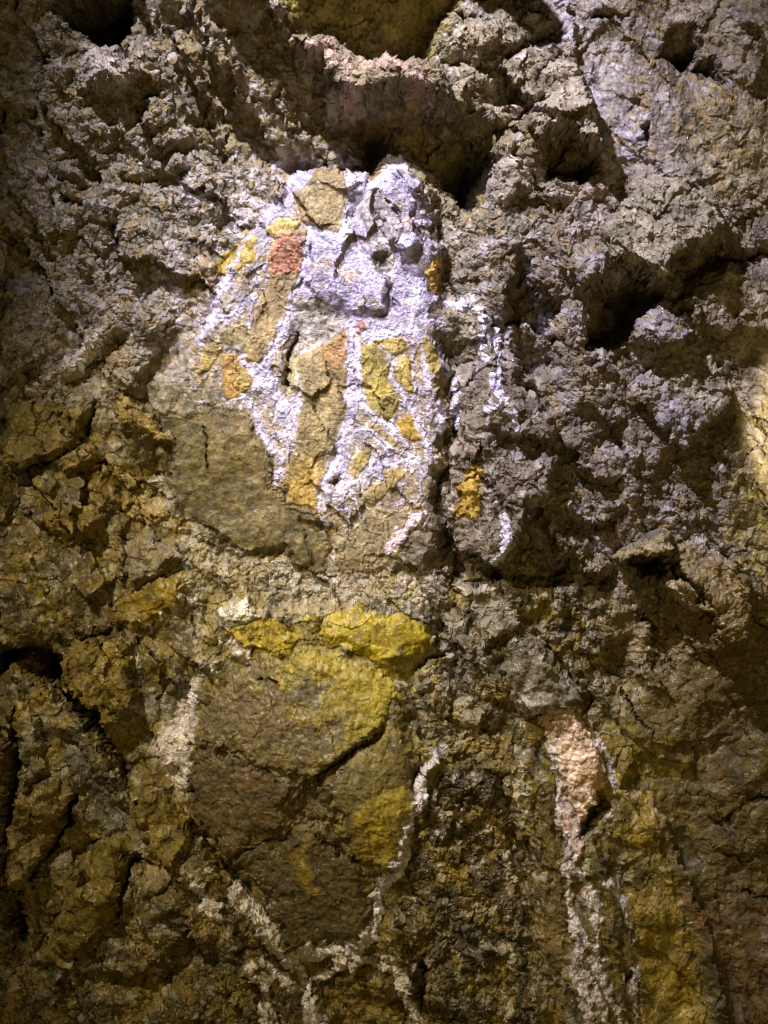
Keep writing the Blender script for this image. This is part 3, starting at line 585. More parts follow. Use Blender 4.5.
# top of the wall
stone('rock_overhang', 'smooth dark olive rock slab overhanging at the top centre', 'rock overhang', [(268, -60), (470, -60), (450, 2), (431, 36), (423, 61), (378, 64), (354, 50), (332, 36), (294, 38), (282, 8)], lin(.22, .175, .03), lin(.16, .125, .025), 0, 4, .8, freq='A', rough=4, flat=.2)
stone('rock_ledge', 'jagged ledge with pinkish crust above the dark hollow', 'rock ledge', [(290, 39), (312, 39), (336, 36), (360, 50), (377, 64), (424, 64), (440, 84), (454, 114), (425, 103), (402, 95), (382, 102), (350, 97), (334, 93), (318, 69), (302, 55)], lin(.20, .165, .095), lin(.36, .26, .215), 2, 5, .8, rough=6, flat=-.4)
stone('boulder', 'small rounded boulder at the right rim of the dark hollow', 'boulder', [(488, 187), (494, 172), (503, 161), (520, 166), (530, 180), (526, 196), (509, 212), (486, 211)], lin(.27, .23, .18), lin(.34, .3, .27), 18, 14, .5, rough=3)
stone('rock_block', 'jutting brown block with a scooped shadow under it in the upper right', 'rock block', [(548, 72), (572, 64), (584, 108), (598, 160), (571, 147), (553, 137), (538, 150), (526, 140), (532, 110)], lin(.27, .225, .165), lin(.32, .28, .24), 5, 7, .6, rough=4, flat=0.15)
stone('rock_block', 'large grey-brown block overhanging the deep dark pit on the right', 'rock block', [(612, 216), (636, 182), (683, 189), (706, 207), (711, 244), (690, 259), (664, 262), (652, 290), (625, 276), (606, 266), (600, 240)], lin(.235, .205, .15), lin(.29, .25, .19), 4, 8, .6, rough=4, flat=0.15)
stone('rock_block', 'pointed grey block with a V-shaped lower edge on the right', 'rock block', [(630, 386), (655, 353), (700, 361), (729, 392), (725, 405), (693, 431), (675, 449), (651, 431), (635, 410)], lin(.24, .205, .15), lin(.30, .27, .25), 3, 6, .6, rough=3, flat=0.25)
stain_or_glow([(640, 385), (660, 392), (690, 428), (674, 442), (652, 428)], LILAC * .55, 9, .8)
stone('rock_block', 'knobbly lit block at the top left beside two dark recesses', 'rock block', [(88, 62), (106, 42), (120, 40), (120, 53), (140, 70), (142, 80), (128, 92), (112, 96), (92, 99), (80, 88), (80, 73)], lin(.33, .29, .24), lin(.42, .38, .33), 6, 9, .6, rough=5, flat=0)
stone('rock_block', 'dark jutting stone over a small pit on the left slope', 'rock block', [(48, 166), (60, 158), (78, 162), (86, 176), (78, 186), (58, 182)], lin(.19, .17, .13), lin(.25, .22, .18), 9, 7, .5, rough=3)

# right side, lower
stone('rock_block', 'smooth grey wedge-shaped block above the cream flowstone', 'rock block', [(496, 647), (511, 629), (540, 635), (556, 669), (577, 687), (562, 702), (516, 705), (506, 680)], lin(.24, .21, .17), lin(.33, .30, .31), 5, 7, .6, rough=2, flat=0.65)
stone('rock_block', 'grey stone with a dark left side under the overhang of the buttress', 'rock block', [(460, 589), (490, 582), (511, 593), (518, 620), (498, 630), (484, 646), (472, 618)], lin(.24, .21, .16), lin(.3, .27, .24), 4, 6, .6, rough=3)
stone('rock_block', 'olive ledge stone with a dark box-like hollow beneath it on the right', 'rock block', [(612, 556), (636, 538), (655, 528), (661, 534), (660, 551), (640, 555), (623, 561)], lin(.26, .205, .11), lin(.2, .155, .06), 4, 5, .6, rough=2)
stone('rock_block', 'rounded rock with a pale top edge at the right of the box-like hollow', 'rock block', [(663, 552), (672, 541), (693, 542), (722, 563), (739, 592), (732, 634), (706, 636), (706, 610), (690, 590), (670, 582)], lin(.22, .165, .075), lin(.17, .12, .06), 4, 7, .6, rough=2.5)
stain_or_glow([(690, 542), (700, 545), (716, 562), (706, 562)], lin(.45, .42, .40), 5, .8, 4)
stone('rock_wedge', 'thin light-edged wedge of rock below the box-like hollow', 'rock wedge', [(653, 583), (664, 574), (686, 583), (706, 605), (690, 605), (668, 596)], lin(.27, .22, .13), lin(.33, .28, .2), 5, 5, .6, rough=2)
stone('rock_block', 'tilted brown slab left of the short vertical crack', 'rock block', [(588, 600), (622, 590), (640, 612), (648, 650), (630, 668), (604, 650), (592, 626)], lin(.20, .155, .09), lin(.24, .19, .12), 5, 7, .6, rough=2, flat=0.4)

# sulphur-yellow stones and the big boulder
stone('sulphur_stone', 'bright yellow stone with white crystals on its left, above the big boulder', 'yellow stone', [(226, 626), (250, 622), (276, 612), (291, 625), (298, 641), (281, 655), (256, 650), (240, 640)], lin(.46, .34, .02), lin(.52, .41, .07), 4, 6, .7, rough=2.5)
stone('sulphur_stone', 'long smooth bright yellow stone lying under the crystal panel', 'yellow stone', [(316, 628), (336, 610), (367, 607), (390, 615), (408, 615), (432, 626), (430, 648), (414, 656), (392, 658), (372, 658), (346, 648), (324, 645)], lin(.44, .345, .02), lin(.29, .23, .025), 7, 14, .8, rough=.8, flat=0.85)
crack([(330, 622), (352, 626), (372, 618)], 1.2, 2)
stone('rock_clast', 'dark olive stone wedged between the two bright yellow stones', 'rock clast', [(297, 626), (310, 612), (320, 616), (318, 632), (328, 646), (306, 646), (298, 640)], lin(.24, .19, .04), lin(.34, .27, .05), 2, 4, rough=2)
big = declare('boulder', 'very large brown boulder split by cracks, yellow crust on its top and right', 'boulder')
P1 = [(200, 735), (206, 694), (236, 668), (265, 651), (300, 643), (330, 656), (372, 662), (404, 682), (392, 704), (384, 716), (360, 735), (327, 757), (316, 771), (300, 770), (284, 764), (260, 754), (226, 744)]
P2 = [(196, 744), (226, 748), (260, 758), (286, 770), (296, 774), (290, 800), (290, 818), (264, 828), (240, 842), (232, 848), (214, 830), (194, 808), (192, 776)]
P3 = [(328, 768), (346, 756), (366, 742), (388, 722), (402, 720), (414, 740), (415, 790), (409, 832), (396, 862), (378, 860), (358, 850), (344, 836), (334, 804)]
P4 = [(233, 850), (262, 838), (286, 834), (304, 824), (322, 826), (346, 843), (360, 853), (376, 864), (373, 880), (371, 920), (358, 931), (326, 933), (292, 943), (279, 911), (273, 889), (252, 872)]
stone('boulder_piece', 'grey-brown upper piece with bright yellow right shoulder', None, P1, lin(.20, .15, .08), lin(.165, .12, .055), 5, 6, .7, parent=big, rough=2.2, freq='A', gap=.8, wob=2.2)
stain_or_glow([(262, 650), (300, 642), (335, 656), (380, 668), (402, 684), (384, 714), (360, 726), (352, 690), (320, 668), (290, 672), (268, 668)], lin(.50, .41, .045), 18, .95, 28)
stain_or_glow([(300, 662), (340, 668), (350, 700), (330, 720), (305, 700)], lin(.20, .175, .11), 14, .7)
stone('boulder_piece', 'plain brown left piece', None, P2, lin(.165, .11, .062), lin(.12, .078, .05), 4, 7, .6, parent=big, rough=1.4, freq='A', gap=.8, wob=2.2)
stone('boulder_piece', 'right piece, grey above and yellow below', None, P3, lin(.23, .18, .08), lin(.19, .145, .06), 5, 7, .6, parent=big, rough=1.2, freq='A', gap=.8, wob=2.2)
stain_or_glow([(345, 800), (372, 784), (412, 770), (416, 800), (409, 836), (396, 858), (372, 850), (352, 826)], lin(.45, .345, .035), 14, .95, 20)
stain_or_glow([(330, 762), (380, 730), (404, 740), (400, 770), (360, 785), (340, 790)], lin(.23, .195, .11), 12, .7)
stone('boulder_piece', 'brown lowest piece painted darker as if shaded, with a yellow streak', None, P4, lin(.115, .085, .032), lin(.09, .065, .03), 5, 8, .6, parent=big, rough=1.6, freq='A', gap=.8, wob=2.2)  # albedo darkened to put the piece's shade into its colour
stain_or_glow([(296, 840), (312, 826), (310, 850), (320, 880), (312, 882), (300, 862)], lin(.34, .24, .03), 5, .85, 6)
stain_or_glow([(364, 864), (374, 870), (372, 882), (364, 878)], lin(.34, .26, .03), 3, .8, 3)
stone('boulder_piece', 'crumbled strip filling the gap between the pieces', None, [(306, 772), (318, 774), (326, 778), (332, 806), (342, 834), (326, 822), (304, 820), (292, 814), (292, 800), (298, 786)], lin(.215, .165, .09), lin(.16, .12, .06), 3, 3, .6, parent=big, rough=6, flat=0)
vein('crystal_vein', 'grey-white crystal vein wrapping under and up the right side of the big boulder', 'mineral vein',
     [[(292, 952, 5), (306, 944, 8), (330, 942, 8), (358, 938, 8), (372, 924, 6), (374, 896, 4), (380, 876, 4), (396, 864, 6), (400, 840, 6), (408, 812, 4), (418, 790, 6), (424, 770, 3), (434, 752, 4), (444, 740, 2)]], lin(.64, .60, .63), lin(.42, .38, .37), 5, wide=1.15, amt=.75, ragged=2.2)
vein('crystal_vein', 'narrow grey crystal vein running off the bottom edge below the boulder', 'mineral vein',
     [[(294, 950, 5), (304, 970, 4), (309, 990, 5), (316, 1012, 9), (328, 1040, 12)]], lin(.64, .60, .61), lin(.42, .38, .37), 6, wide=1.15, amt=.7, ragged=2.2)
vein('crystal_vein', 'pale crystal rim arching over the brown stone at the bottom edge', 'mineral vein',
     [[(318, 970, 5), (344, 956, 6), (370, 950, 6), (388, 952, 7), (398, 972, 7), (404, 996, 5), (420, 1012, 6), (440, 1034, 8)]], lin(.58, .52, .46), lin(.38, .33, .26), 6, wide=1.05, amt=.7, ragged=2.2)
vein('crystal_vein', 'broken whitish crystal vein slanting from the lower left to the boulder\'s foot', 'mineral vein',
     [[(198, 872, 3), (206, 884, 7), (216, 900, 6), (222, 908, 3)], [(212, 862, 2), (240, 888, 6), (262, 900, 8), (272, 920, 7), (282, 938, 5), (292, 950, 4)], [(252, 958, 3), (266, 985, 4), (270, 1010, 4)], [(270, 952, 3), (284, 972, 5), (292, 984, 3)]], lin(.58, .53, .50), lin(.36, .31, .26), 2.5, wide=1.15)
stone('rock_clast', 'brown ochre stone framed by pale crystal at the bottom edge', 'rock clast', [(321, 976), (346, 963), (371, 958), (390, 969), (396, 998), (408, 1026), (420, 1070), (336, 1070), (330, 1010)], lin(.23, .165, .04), lin(.17, .12, .035), 3, 5, .7, rough=2.5)
stone('rock_clast', 'small brown square stone in the broken crystal vein left of the boulder', 'rock clast', [(212, 866), (224, 862), (232, 874), (226, 892), (214, 890), (207, 876)], lin(.24, .165, .035), lin(.18, .12, .035), 3, 4, rough=1)

# left side
stone('ochre_stone', 'ochre block above the long dark crack at the left edge', 'ochre stone', [(16, 407), (60, 404), (88, 411), (85, 429), (64, 455), (34, 462), (12, 470), (5, 440)], lin(.235, .175, .05), lin(.17, .125, .04), 4, 5, .6, rough=2.5)
stone('ochre_stone', 'small pale-edged wedge just below the long dark crack', 'ochre stone', [(67, 460), (91, 441), (100, 453), (86, 469), (71, 475)], lin(.34, .25, .11), lin(.27, .19, .07), 4, 4, .6, rough=1.5)
stone('ochre_stone', 'olive sharp-edged plate left of the broad olive-brown slab', 'ochre stone', [(122, 395), (141, 407), (157, 421), (174, 449), (150, 438), (126, 427)], lin(.25, .185, .055), lin(.3, .22, .07), 3, 4, .6, rough=1)
stone('ochre_stone', 'cracked ochre stone under the small pale-edged wedge', 'ochre stone', [(84, 474), (104, 462), (122, 470), (120, 500), (98, 512), (84, 496)], lin(.29, .2, .055), lin(.36, .25, .08), 4, 5, .6, rough=3)
stone('ochre_stone', 'pale yellow broken stone with white faces at the left end of the crystal bank', 'ochre stone', [(122, 490), (146, 484), (164, 500), (170, 520), (156, 528), (128, 520), (118, 506)], lin(.42, .33, .16), lin(.36, .25, .06), 5, 5, .6, rough=4)
stone('ochre_stone', 'rounded brown-gold lump left of the pale broken stone', 'ochre stone', [(56, 510), (84, 504), (108, 520), (104, 540), (76, 546), (54, 532)], lin(.26, .185, .045), lin(.21, .145, .045), 5, 8, .6, rough=2)
stone('rock_clast', 'grey-brown angular stone right above the mossy yellow stone', 'rock clast', [(119, 556), (145, 534), (176, 543), (181, 559), (160, 571), (133, 584)], lin(.23, .185, .12), lin(.28, .22, .1), 3, 4, .6, rough=1.6)
stone('ochre_stone', 'yellow-green stone with a dark centre stripe', 'ochre stone', [(113, 612), (135, 587), (167, 574), (186, 579), (186, 602), (159, 618), (146, 629), (118, 624)], lin(.32, .225, .03), lin(.25, .175, .03), 3, 5, .6, rough=1.3, flat=0.7)
stain_or_glow([(148, 582), (158, 580), (158, 602), (150, 606)], lin(.13, .11, .045), 5, .7, 4)
stone('ochre_stone', 'golden-brown block jutting over the dark gap at the left', 'ochre stone', [(65, 656), (86, 643), (117, 642), (128, 655), (135, 680), (142, 693), (125, 718), (109, 723), (99, 703), (71, 685)], lin(.23, .165, .03), lin(.16, .11, .025), 4, 5, .6, rough=2.5)
stone('rock_clast', 'tiny dark square stone in a pale vein', 'rock clast', [(168, 690), (178, 675), (186, 677), (184, 689), (171, 696)], lin(.07, .06, .05), lin(.1, .085, .07), 2, 3)
stone('pointed_rock', 'brown blade of rock slanting at the lower left edge', 'pointed rock', [(17, 813), (29, 791), (65, 777), (75, 788), (62, 825), (40, 867), (24, 871)], lin(.24, .16, .045), lin(.3, .24, .15), 4, 5, .6, rough=2)
stone('pointed_rock', 'large yellow-ochre blade of rock pointing down at the lower left', 'pointed rock', [(99, 840), (121, 835), (132, 852), (127, 876), (114, 911), (94, 936), (78, 943), (64, 924), (75, 872), (96, 864)], lin(.24, .175, .03), lin(.18, .14, .06), 4, 6, .6, rough=1.5, flat=0.7)
crack([(98, 862), (97, 890), (94, 915)], 1.6, 5)
stone('ochre_stone', 'mottled golden stone with dark pits below the pale crystal patch', 'ochre stone', [(142, 799), (161, 788), (192, 811), (195, 838), (180, 858), (155, 845), (144, 824)], lin(.25, .18, .03), lin(.15, .11, .035), 3, 5, .8, rough=2, freq='C')
stone('pebble', 'pale tan rounded pebble under the mottled golden stone', 'pebble', [(150, 859), (166, 856), (172, 868), (167, 883), (155, 885)], lin(.33, .26, .17), lin(.27, .2, .12), 3, 6)
stone('pebble', 'pale narrow pebble beside the tip of the yellow-ochre blade', 'pebble', [(129, 867), (138, 863), (142, 876), (136, 893), (128, 891)], lin(.3, .24, .15), lin(.25, .19, .11), 3, 5)
stone('pebble', 'pale round pebble in the scaly dark rock below the yellow-ochre blade', 'pebble', [(122, 948), (132, 944), (142, 952), (140, 964), (128, 966)], lin(.28, .22, .13), lin(.22, .17, .09), 3, 5)
stone('rock_block', 'dark grey wedge of rock between the golden-brown block and the blades', 'rock block', [(62, 718), (84, 738), (110, 772), (130, 800), (126, 826), (104, 832), (92, 800), (70, 760)], lin(.15, .135, .115), lin(.2, .18, .16), 4, 6, .6, rough=2.5)
stone('rock_block', 'dark upright stone with an ochre spot at the left edge', 'rock block', [(-30, 720), (6, 716), (20, 712), (27, 726), (24, 744), (12, 756), (14, 800), (-30, 830)], lin(.17, .125, .055), lin(.13, .1, .05), 5, 7, .6, rough=2)
stain_or_glow([(10, 716), (24, 712), (26, 726), (14, 730)], lin(.36, .22, .03), 4, .9, 4)
vein('crystal_patch', 'greyish white crystal patch between the golden stones and the big boulder', 'crystal patch',
     [[(196, 696, 6), (184, 722, 16), (176, 752, 18), (184, 778, 9)], [(204, 672, 5), (190, 700, 7)]], lin(.58, .53, .51), lin(.30, .26, .2), 2.5)
vein('crystal_vein', 'bright white crystal streak slanting along the crumbly slope at the left', 'mineral vein',
     [[(104, 338, 7), (88, 354, 7), (68, 368, 6), (48, 382, 5), (32, 392, 3)]], lin(.62, .57, .52), lin(.42, .37, .3), 3)
vein('crystal_patch', 'cluster of white crystals left of the yellow stones above the boulder', 'crystal patch',
     [[(226, 612, 5), (244, 606, 8), (256, 612, 7)], [(222, 640, 4), (236, 648, 7), (246, 658, 4)], [(206, 660, 5), (216, 668, 6)]], lin(.62, .58, .50), lin(.45, .40, .22), 3)
vein('crystal_vein', 'tan-white rim of crystals curving below the yellow-green stone', 'mineral vein',
     [[(146, 634, 2), (160, 624, 4), (176, 612, 4), (192, 602, 4), (204, 600, 3)], [(124, 634, 2), (134, 650, 4), (136, 668, 3)]], lin(.44, .38, .28), lin(.3, .25, .15), 2)

# flowstone at the lower right
fl = declare('flowstone', 'cream and pink flowstone with white streams running down to the bottom edge', 'flowstone')
stone('flowstone_cap', None, None, [(534, 710), (556, 704), (572, 705), (588, 728), (597, 758), (604, 780), (592, 794), (576, 812), (570, 790), (556, 780), (549, 745)], lin(.66, .49, .36), lin(.54, .38, .2), 4, 6, .6, parent=fl, rough=3, mat='crystal')
stain_or_glow([(552, 716), (566, 714), (572, 728), (558, 730)], lin(.45, .22, .16), 6, .7, 5)
stone('flowstone_column', None, None, [(556, 782), (570, 792), (578, 814), (576, 836), (572, 850), (564, 838), (558, 808)], lin(.42, .34, .30), lin(.42, .27, .2), 3, 4, .6, parent=fl, rough=2, mat='crystal')
W1, W2 = lin(.60, .55, .54), lin(.36, .26, .19)
vein('flowstone_stream', None, None, [[(515, 712, 2), (536, 706, 3), (556, 703, 3), (572, 704, 2), (584, 716, 2), (596, 740, 2), (612, 768, 2)]], lin(.6, .55, .5), lin(.4, .34, .24), 2, parent=fl)
vein('flowstone_stream', None, None, [[(548, 712, 2), (550, 760, 3), (556, 800, 3.5), (562, 840, 3.5), (564, 880, 4), (566, 930, 4), (573, 965, 6), (582, 1000, 5), (590, 1050, 5)]], W1, W2, 2, parent=fl)
vein('flowstone_stream', None, None, [[(568, 850, 5), (580, 866, 5), (588, 890, 4), (592, 910, 5), (588, 930, 3), (593, 960, 4), (603, 985, 3.5), (613, 1010, 3)]], W1, W2, 2, parent=fl)
vein('flowstone_stream', None, None, [[(600, 872, 3), (612, 884, 6), (618, 900, 5), (622, 925, 4), (626, 950, 4), (628, 970, 4), (630, 1000, 2), (632, 1040, 3)]], W1, W2, 2, parent=fl)
vein('flowstone_stream', None, None, [[(518, 756, 3), (520, 780, 5), (520, 806, 5), (519, 826, 2)]], lin(.38, .33, .22), lin(.26, .22, .09), 2, parent=fl)
vein('flowstone_stream', None, None, [[(566, 900, 3), (576, 925, 3), (572, 948, 4), (588, 975, 3), (598, 1010, 4), (604, 1040, 4)]], W1, W2, 2, parent=fl)
vein('flowstone_stream', None, None, [[(606, 762, 3), (614, 778, 4), (610, 790, 2)]], W1, W2, 2, parent=fl, ragged=1.5)
vein('flowstone_stream', None, None, [[(594, 828, 4), (600, 812, 4), (604, 796, 2)]], lin(.42, .36, .24), W2, 2, parent=fl, ragged=1.5)
stone('rock_fragment', None, None, [(576, 850), (582, 846), (590, 866), (584, 864)], lin(.5, .45, .32), lin(.42, .38, .26), 3, 3, parent=fl)
stone('rock_column', 'upright ochre-brown rock column left of the cream flowstone', 'rock column', [(530, 790), (548, 786), (554, 812), (560, 860), (562, 900), (560, 960), (546, 964), (540, 910), (546, 870), (534, 830)], lin(.19, .13, .035), lin(.11, .08, .03), 4, 6, .6, rough=1.3, flat=0.6)

for (a, b, r) in ((35, 646, 2.2), (90, 731, 1.8), (468, 954, 1.6), (728, 591, 1.3), (57, 619, 1.6), (196, 1009, 1.8), (52, 581, 1.6), (228, 995, 2.2), (118, 552, 1.5), (142, 620, 1.5), (200, 640, 1.6), (15, 520, 1.4), (232, 918, 1.6)):  # tiny raised crystals, their glints painted in as white specks
    sl = bbox([(a - r, b - r), (a + r, b + r)], 3)
    mix(sst(r, r * .5, np.hypot(U[sl] - a, V[sl] - b)), lin(.85, .84, .86), sl)
    H[sl] += 1.5 * sst(r * 1.5, 0, np.hypot(U[sl] - a, V[sl] - b))

SOLID = np.isin(LAB, [k + 1 for k, t in enumerate(THINGS) if t['mat'] == 'crystal'], invert=True) & (LAB > 0)
bld = np.isin(LAB, [k + 1 for k, t in enumerate(THINGS) if t['parent'] == big])
T *= (1 + SOLID * (.28 * M2 + .24 * M3 + .16 * M1))[..., None].clip(.45, 1.6)
mix(bld * sst(.1, .5, M3) * .35, lin(.13, .10, .055)); mix(bld * sst(.3, .55, -M2) * .35, lin(.26, .215, .13)); mix(bld * sst(-.05, .35, M1 + .5 * sst(300, 400, U) - .35 * sst(700, 640, V) * -1) * sst(790, 690, V) * sst(250, 330, U) * .75, lin(.42, .335, .045))
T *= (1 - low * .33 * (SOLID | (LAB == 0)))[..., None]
CRY = np.isin(LAB, [k + 1 for k, t in enumerate(THINGS) if t['mat'] == 'crystal'])
cF1, cF2, cI, gdx, gdy = worley(U / 2.6, V / 2.6, 531)
T *= (1 + CRY * (.34 * (RND[1][cI] - .5) + .25 * M2 + .35 * np.minimum(M3, .2)))[..., None].clip(.4, 1.5)
mix(CRY * (RND[2][cI] > .95) * .3, lin(.26, .22, .18)); mix(CRY * (RND[2][cI] < .035) * .6, lin(.8, .78, .86))  # crystal grain, with sparkle glints painted in as specks
H += CRY * .35 * (RND[3][cI] - .5)
# ------------------------------------------------------------------ fine grain everywhere
gv, gu = np.gradient(H); gu = gu / np.gradient(UA)[None, :]; gv = gv / np.gradient(VA)[:, None]
steep = sst(.7, 2.6, np.sqrt(gu * gu + gv * gv))
crumb = (1 - low) * (LAB == 0) * sst(700, 560, V)
kF1, kF2, kI, gdx, gdy = worley(WU / 6.5 + .6 * NC, WV / 6.5, 541)
wall_left = sst(420, 300, U)
mix(crumb * (RND[1][kI] > .84 - .07 * wall_left) * (.12 + .48 * wall_left), lin(.38, .355, .34)); mix(crumb * (RND[1][kI] < .24) * .6, lin(.095, .08, .055)); mix(crumb * (np.abs(RND[1][kI] - .45) < .07) * .55, lin(.26, .18, .06))
gF1, gF2, gI, gdx, gdy = worley(U / 3.1, V / 3.1, 481)
hF1, hF2, hI, gdx, gdy = worley(WU / 8.0, WV / 8.0, 483)
T *= (1 + (1 - .85 * steep) * (.10 * NC + .12 * ND + .42 * (RND[2][gI] - .5) + .30 * (RND[3][hI] - .5)) + .14 * NB)[..., None]
mix(.4 * (1 - steep) * (LAB == 0) * (RND[4][gI] > .984) * (V < 640 + 60 * NA), lin(.60, .57, .56))
iron = (1 - .26 * np.clip(sst(520, 640, V + 40 * NA) + sst(330, 150, U) * sst(340, 460, V), 0, 1) * np.isin(LAB, [k + 1 for k, t in enumerate(THINGS) if t['mat'] == 'crystal'], invert=True))
T[..., 2] *= iron; T[..., 1] *= .9 + .1 * iron; T[..., 1] *= .965
lum = (T @ np.array([.3, .55, .15]))[..., None]; T = lum + (T - lum) * (.98)
T = np.clip(T, .01, .9)

# ------------------------------------------------------------------ materials
def rock_material(name, rough0, rough1, bump_d, spec, spark=0.0):
    m = bpy.data.materials.new(name); m.use_nodes = True
    nt = m.node_tree; N = nt.nodes; L = nt.links
    b = N['Principled BSDF']
    at = N.new('ShaderNodeAttribute'); at.attribute_name = 'mineral'
    tc = N.new('ShaderNodeTexCoord')
    n1 = N.new('ShaderNodeTexNoise'); n1.inputs['Scale'].default_value = 160; n1.inputs['Detail'].default_value = 6; n1.inputs['Roughness'].default_value = .65
    n2 = N.new('ShaderNodeTexNoise'); n2.inputs['Scale'].default_value = 38; n2.inputs['Detail'].default_value = 5
    L.new(tc.outputs['Object'], n1.inputs['Vector']); L.new(tc.outputs['Object'], n2.inputs['Vector'])
    mr = N.new('ShaderNodeMapRange'); mr.inputs['From Min'].default_value = .3; mr.inputs['From Max'].default_value = .7
    mr.inputs['To Min'].default_value = .72; mr.inputs['To Max'].default_value = 1.3
    L.new(n1.outputs['Fac'], mr.inputs['Value'])
    mx = N.new('ShaderNodeMix'); mx.data_type = 'RGBA'; mx.blend_type = 'MULTIPLY'; mx.inputs['Factor'].default_value = 1
    L.new(at.outputs['Color'], mx.inputs[6]); L.new(mr.outputs['Result'], mx.inputs[7])
    L.new(mx.outputs[2], b.inputs['Base Color'])
    rr = N.new('ShaderNodeMapRange'); rr.inputs['From Min'].default_value = .3; rr.inputs['From Max'].default_value = .7
    rr.inputs['To Min'].default_value = rough0; rr.inputs['To Max'].default_value = rough1
    L.new(n2.outputs['Fac'], rr.inputs['Value'])
    vg = N.new('ShaderNodeTexVoronoi'); vg.inputs['Scale'].default_value = 230; L.new(tc.outputs['Object'], vg.inputs['Vector'])
    sp = N.new('ShaderNodeSeparateColor'); L.new(vg.outputs['Color'], sp.inputs[0])
    gt = N.new('ShaderNodeMath'); gt.operation = 'GREATER_THAN'; gt.inputs[1].default_value = .86 if spark else .93; L.new(sp.outputs[0], gt.inputs[0])
    gm = N.new('ShaderNodeMix'); gm.data_type = 'FLOAT'; L.new(gt.outputs[0], gm.inputs[0]); L.new(rr.outputs['Result'], gm.inputs[2]); gm.inputs[3].default_value = .14
    wm = N.new('ShaderNodeMix'); wm.data_type = 'FLOAT'; L.new(at.outputs['Alpha'], wm.inputs[0]); L.new(gm.outputs[0], wm.inputs[2]); wm.inputs[3].default_value = .24
    L.new(wm.outputs[0], b.inputs['Roughness'])
    b.inputs['Specular IOR Level'].default_value = spec
    bp = N.new('ShaderNodeBump'); bp.inputs['Strength'].default_value = .6; bp.inputs['Distance'].default_value = bump_d
    if spark:
        vo = N.new('ShaderNodeTexVoronoi'); vo.inputs['Scale'].default_value = 170
        L.new(tc.outputs['Object'], vo.inputs['Vector'])
        ad = N.new('ShaderNodeMath'); ad.operation = 'ADD'
        L.new(vo.outputs['Distance'], ad.inputs[0]); L.new(n1.outputs['Fac'], ad.inputs[1]); L.new(ad.outputs[0], bp.inputs['Height'])
    else:
        L.new(n1.outputs['Fac'], bp.inputs['Height'])
    L.new(bp.outputs['Normal'], b.inputs['Normal'])
    return m
MAT = {'rock': rock_material('rough_rock', .34, .85, .003, .5), 'crystal': rock_material('mineral_crust', .3, .75, .0025, .5, 1.0)}

# ------------------------------------------------------------------ meshes
q = U * .6 + V * .8
DU = steep * (6.0 * perlin(q / 9.0, H / 7.0, 91) + 2.0 * perlin(q / 4.0, H / 3.0, 92))
DV = steep * (6.0 * perlin(q / 9.0, H / 7.0, 93) + 2.0 * perlin(q / 4.0, H / 3.0, 94))
X = (U + DU - 384) * S; Z = ZC - (V + DV - 512) * S; Y = -H * S

def make_mesh(name, co, quads, colr, mat, smooth=False):
    me = bpy.data.meshes.new(name)
    nv, nf = len(co), len(quads)
    me.vertices.add(nv); me.vertices.foreach_set('co', np.ascontiguousarray(co, np.float32).ravel())
    me.loops.add(nf * 4); me.loops.foreach_set('vertex_index', np.ascontiguousarray(quads, np.int32).ravel())
    me.polygons.add(nf); me.polygons.foreach_set('loop_start', np.arange(0, nf * 4, 4, dtype=np.int32))
    me.polygons.foreach_set('use_smooth', np.full(nf, smooth))
    me.update(calc_edges=True)
    a = me.attributes.new('mineral', 'FLOAT_COLOR', 'POINT')
    c = np.ascontiguousarray(colr, np.float32); a.data.foreach_set('color', c.ravel())
    me.materials.append(mat)
    o = bpy.data.objects.new(name, me); COL.objects.link(o)
    return o

idx = np.arange(NV * NU).reshape(NV, NU)
Q = np.stack([idx[:-1, :-1], idx[1:, :-1], idx[1:, 1:], idx[:-1, 1:]], -1).reshape(-1, 4)
# facing the camera at -y: order so that normals look to -y
XYZ = np.stack([X, Y, Z], -1).reshape(-1, 3); WET = np.clip(sst(430, 620, V + 60 * NA) * sst(-.25, .35, M3 + .3 * NA) * .95 + .3 * CRY, 0, 1); TC = np.concatenate([T, WET[..., None]], -1).reshape(-1, 4)
LF = LAB[:-1, :-1].reshape(-1)          # a face belongs to the thing at its first corner

# wall: runs on behind every thing, set back where one sits in it
free = np.zeros(NV * NU, bool); free[Q[LF == 0].ravel()] = True
wall_co = XYZ.copy(); wall_co[~free, 1] += 16 * S
# return sides so that the wall is a solid mass
wall = make_mesh('cave_wall', wall_co, Q, TC, MAT['rock'])
wall['kind'] = 'structure'
wall['label'] = 'rough brown and grey cave wall of broken rock'

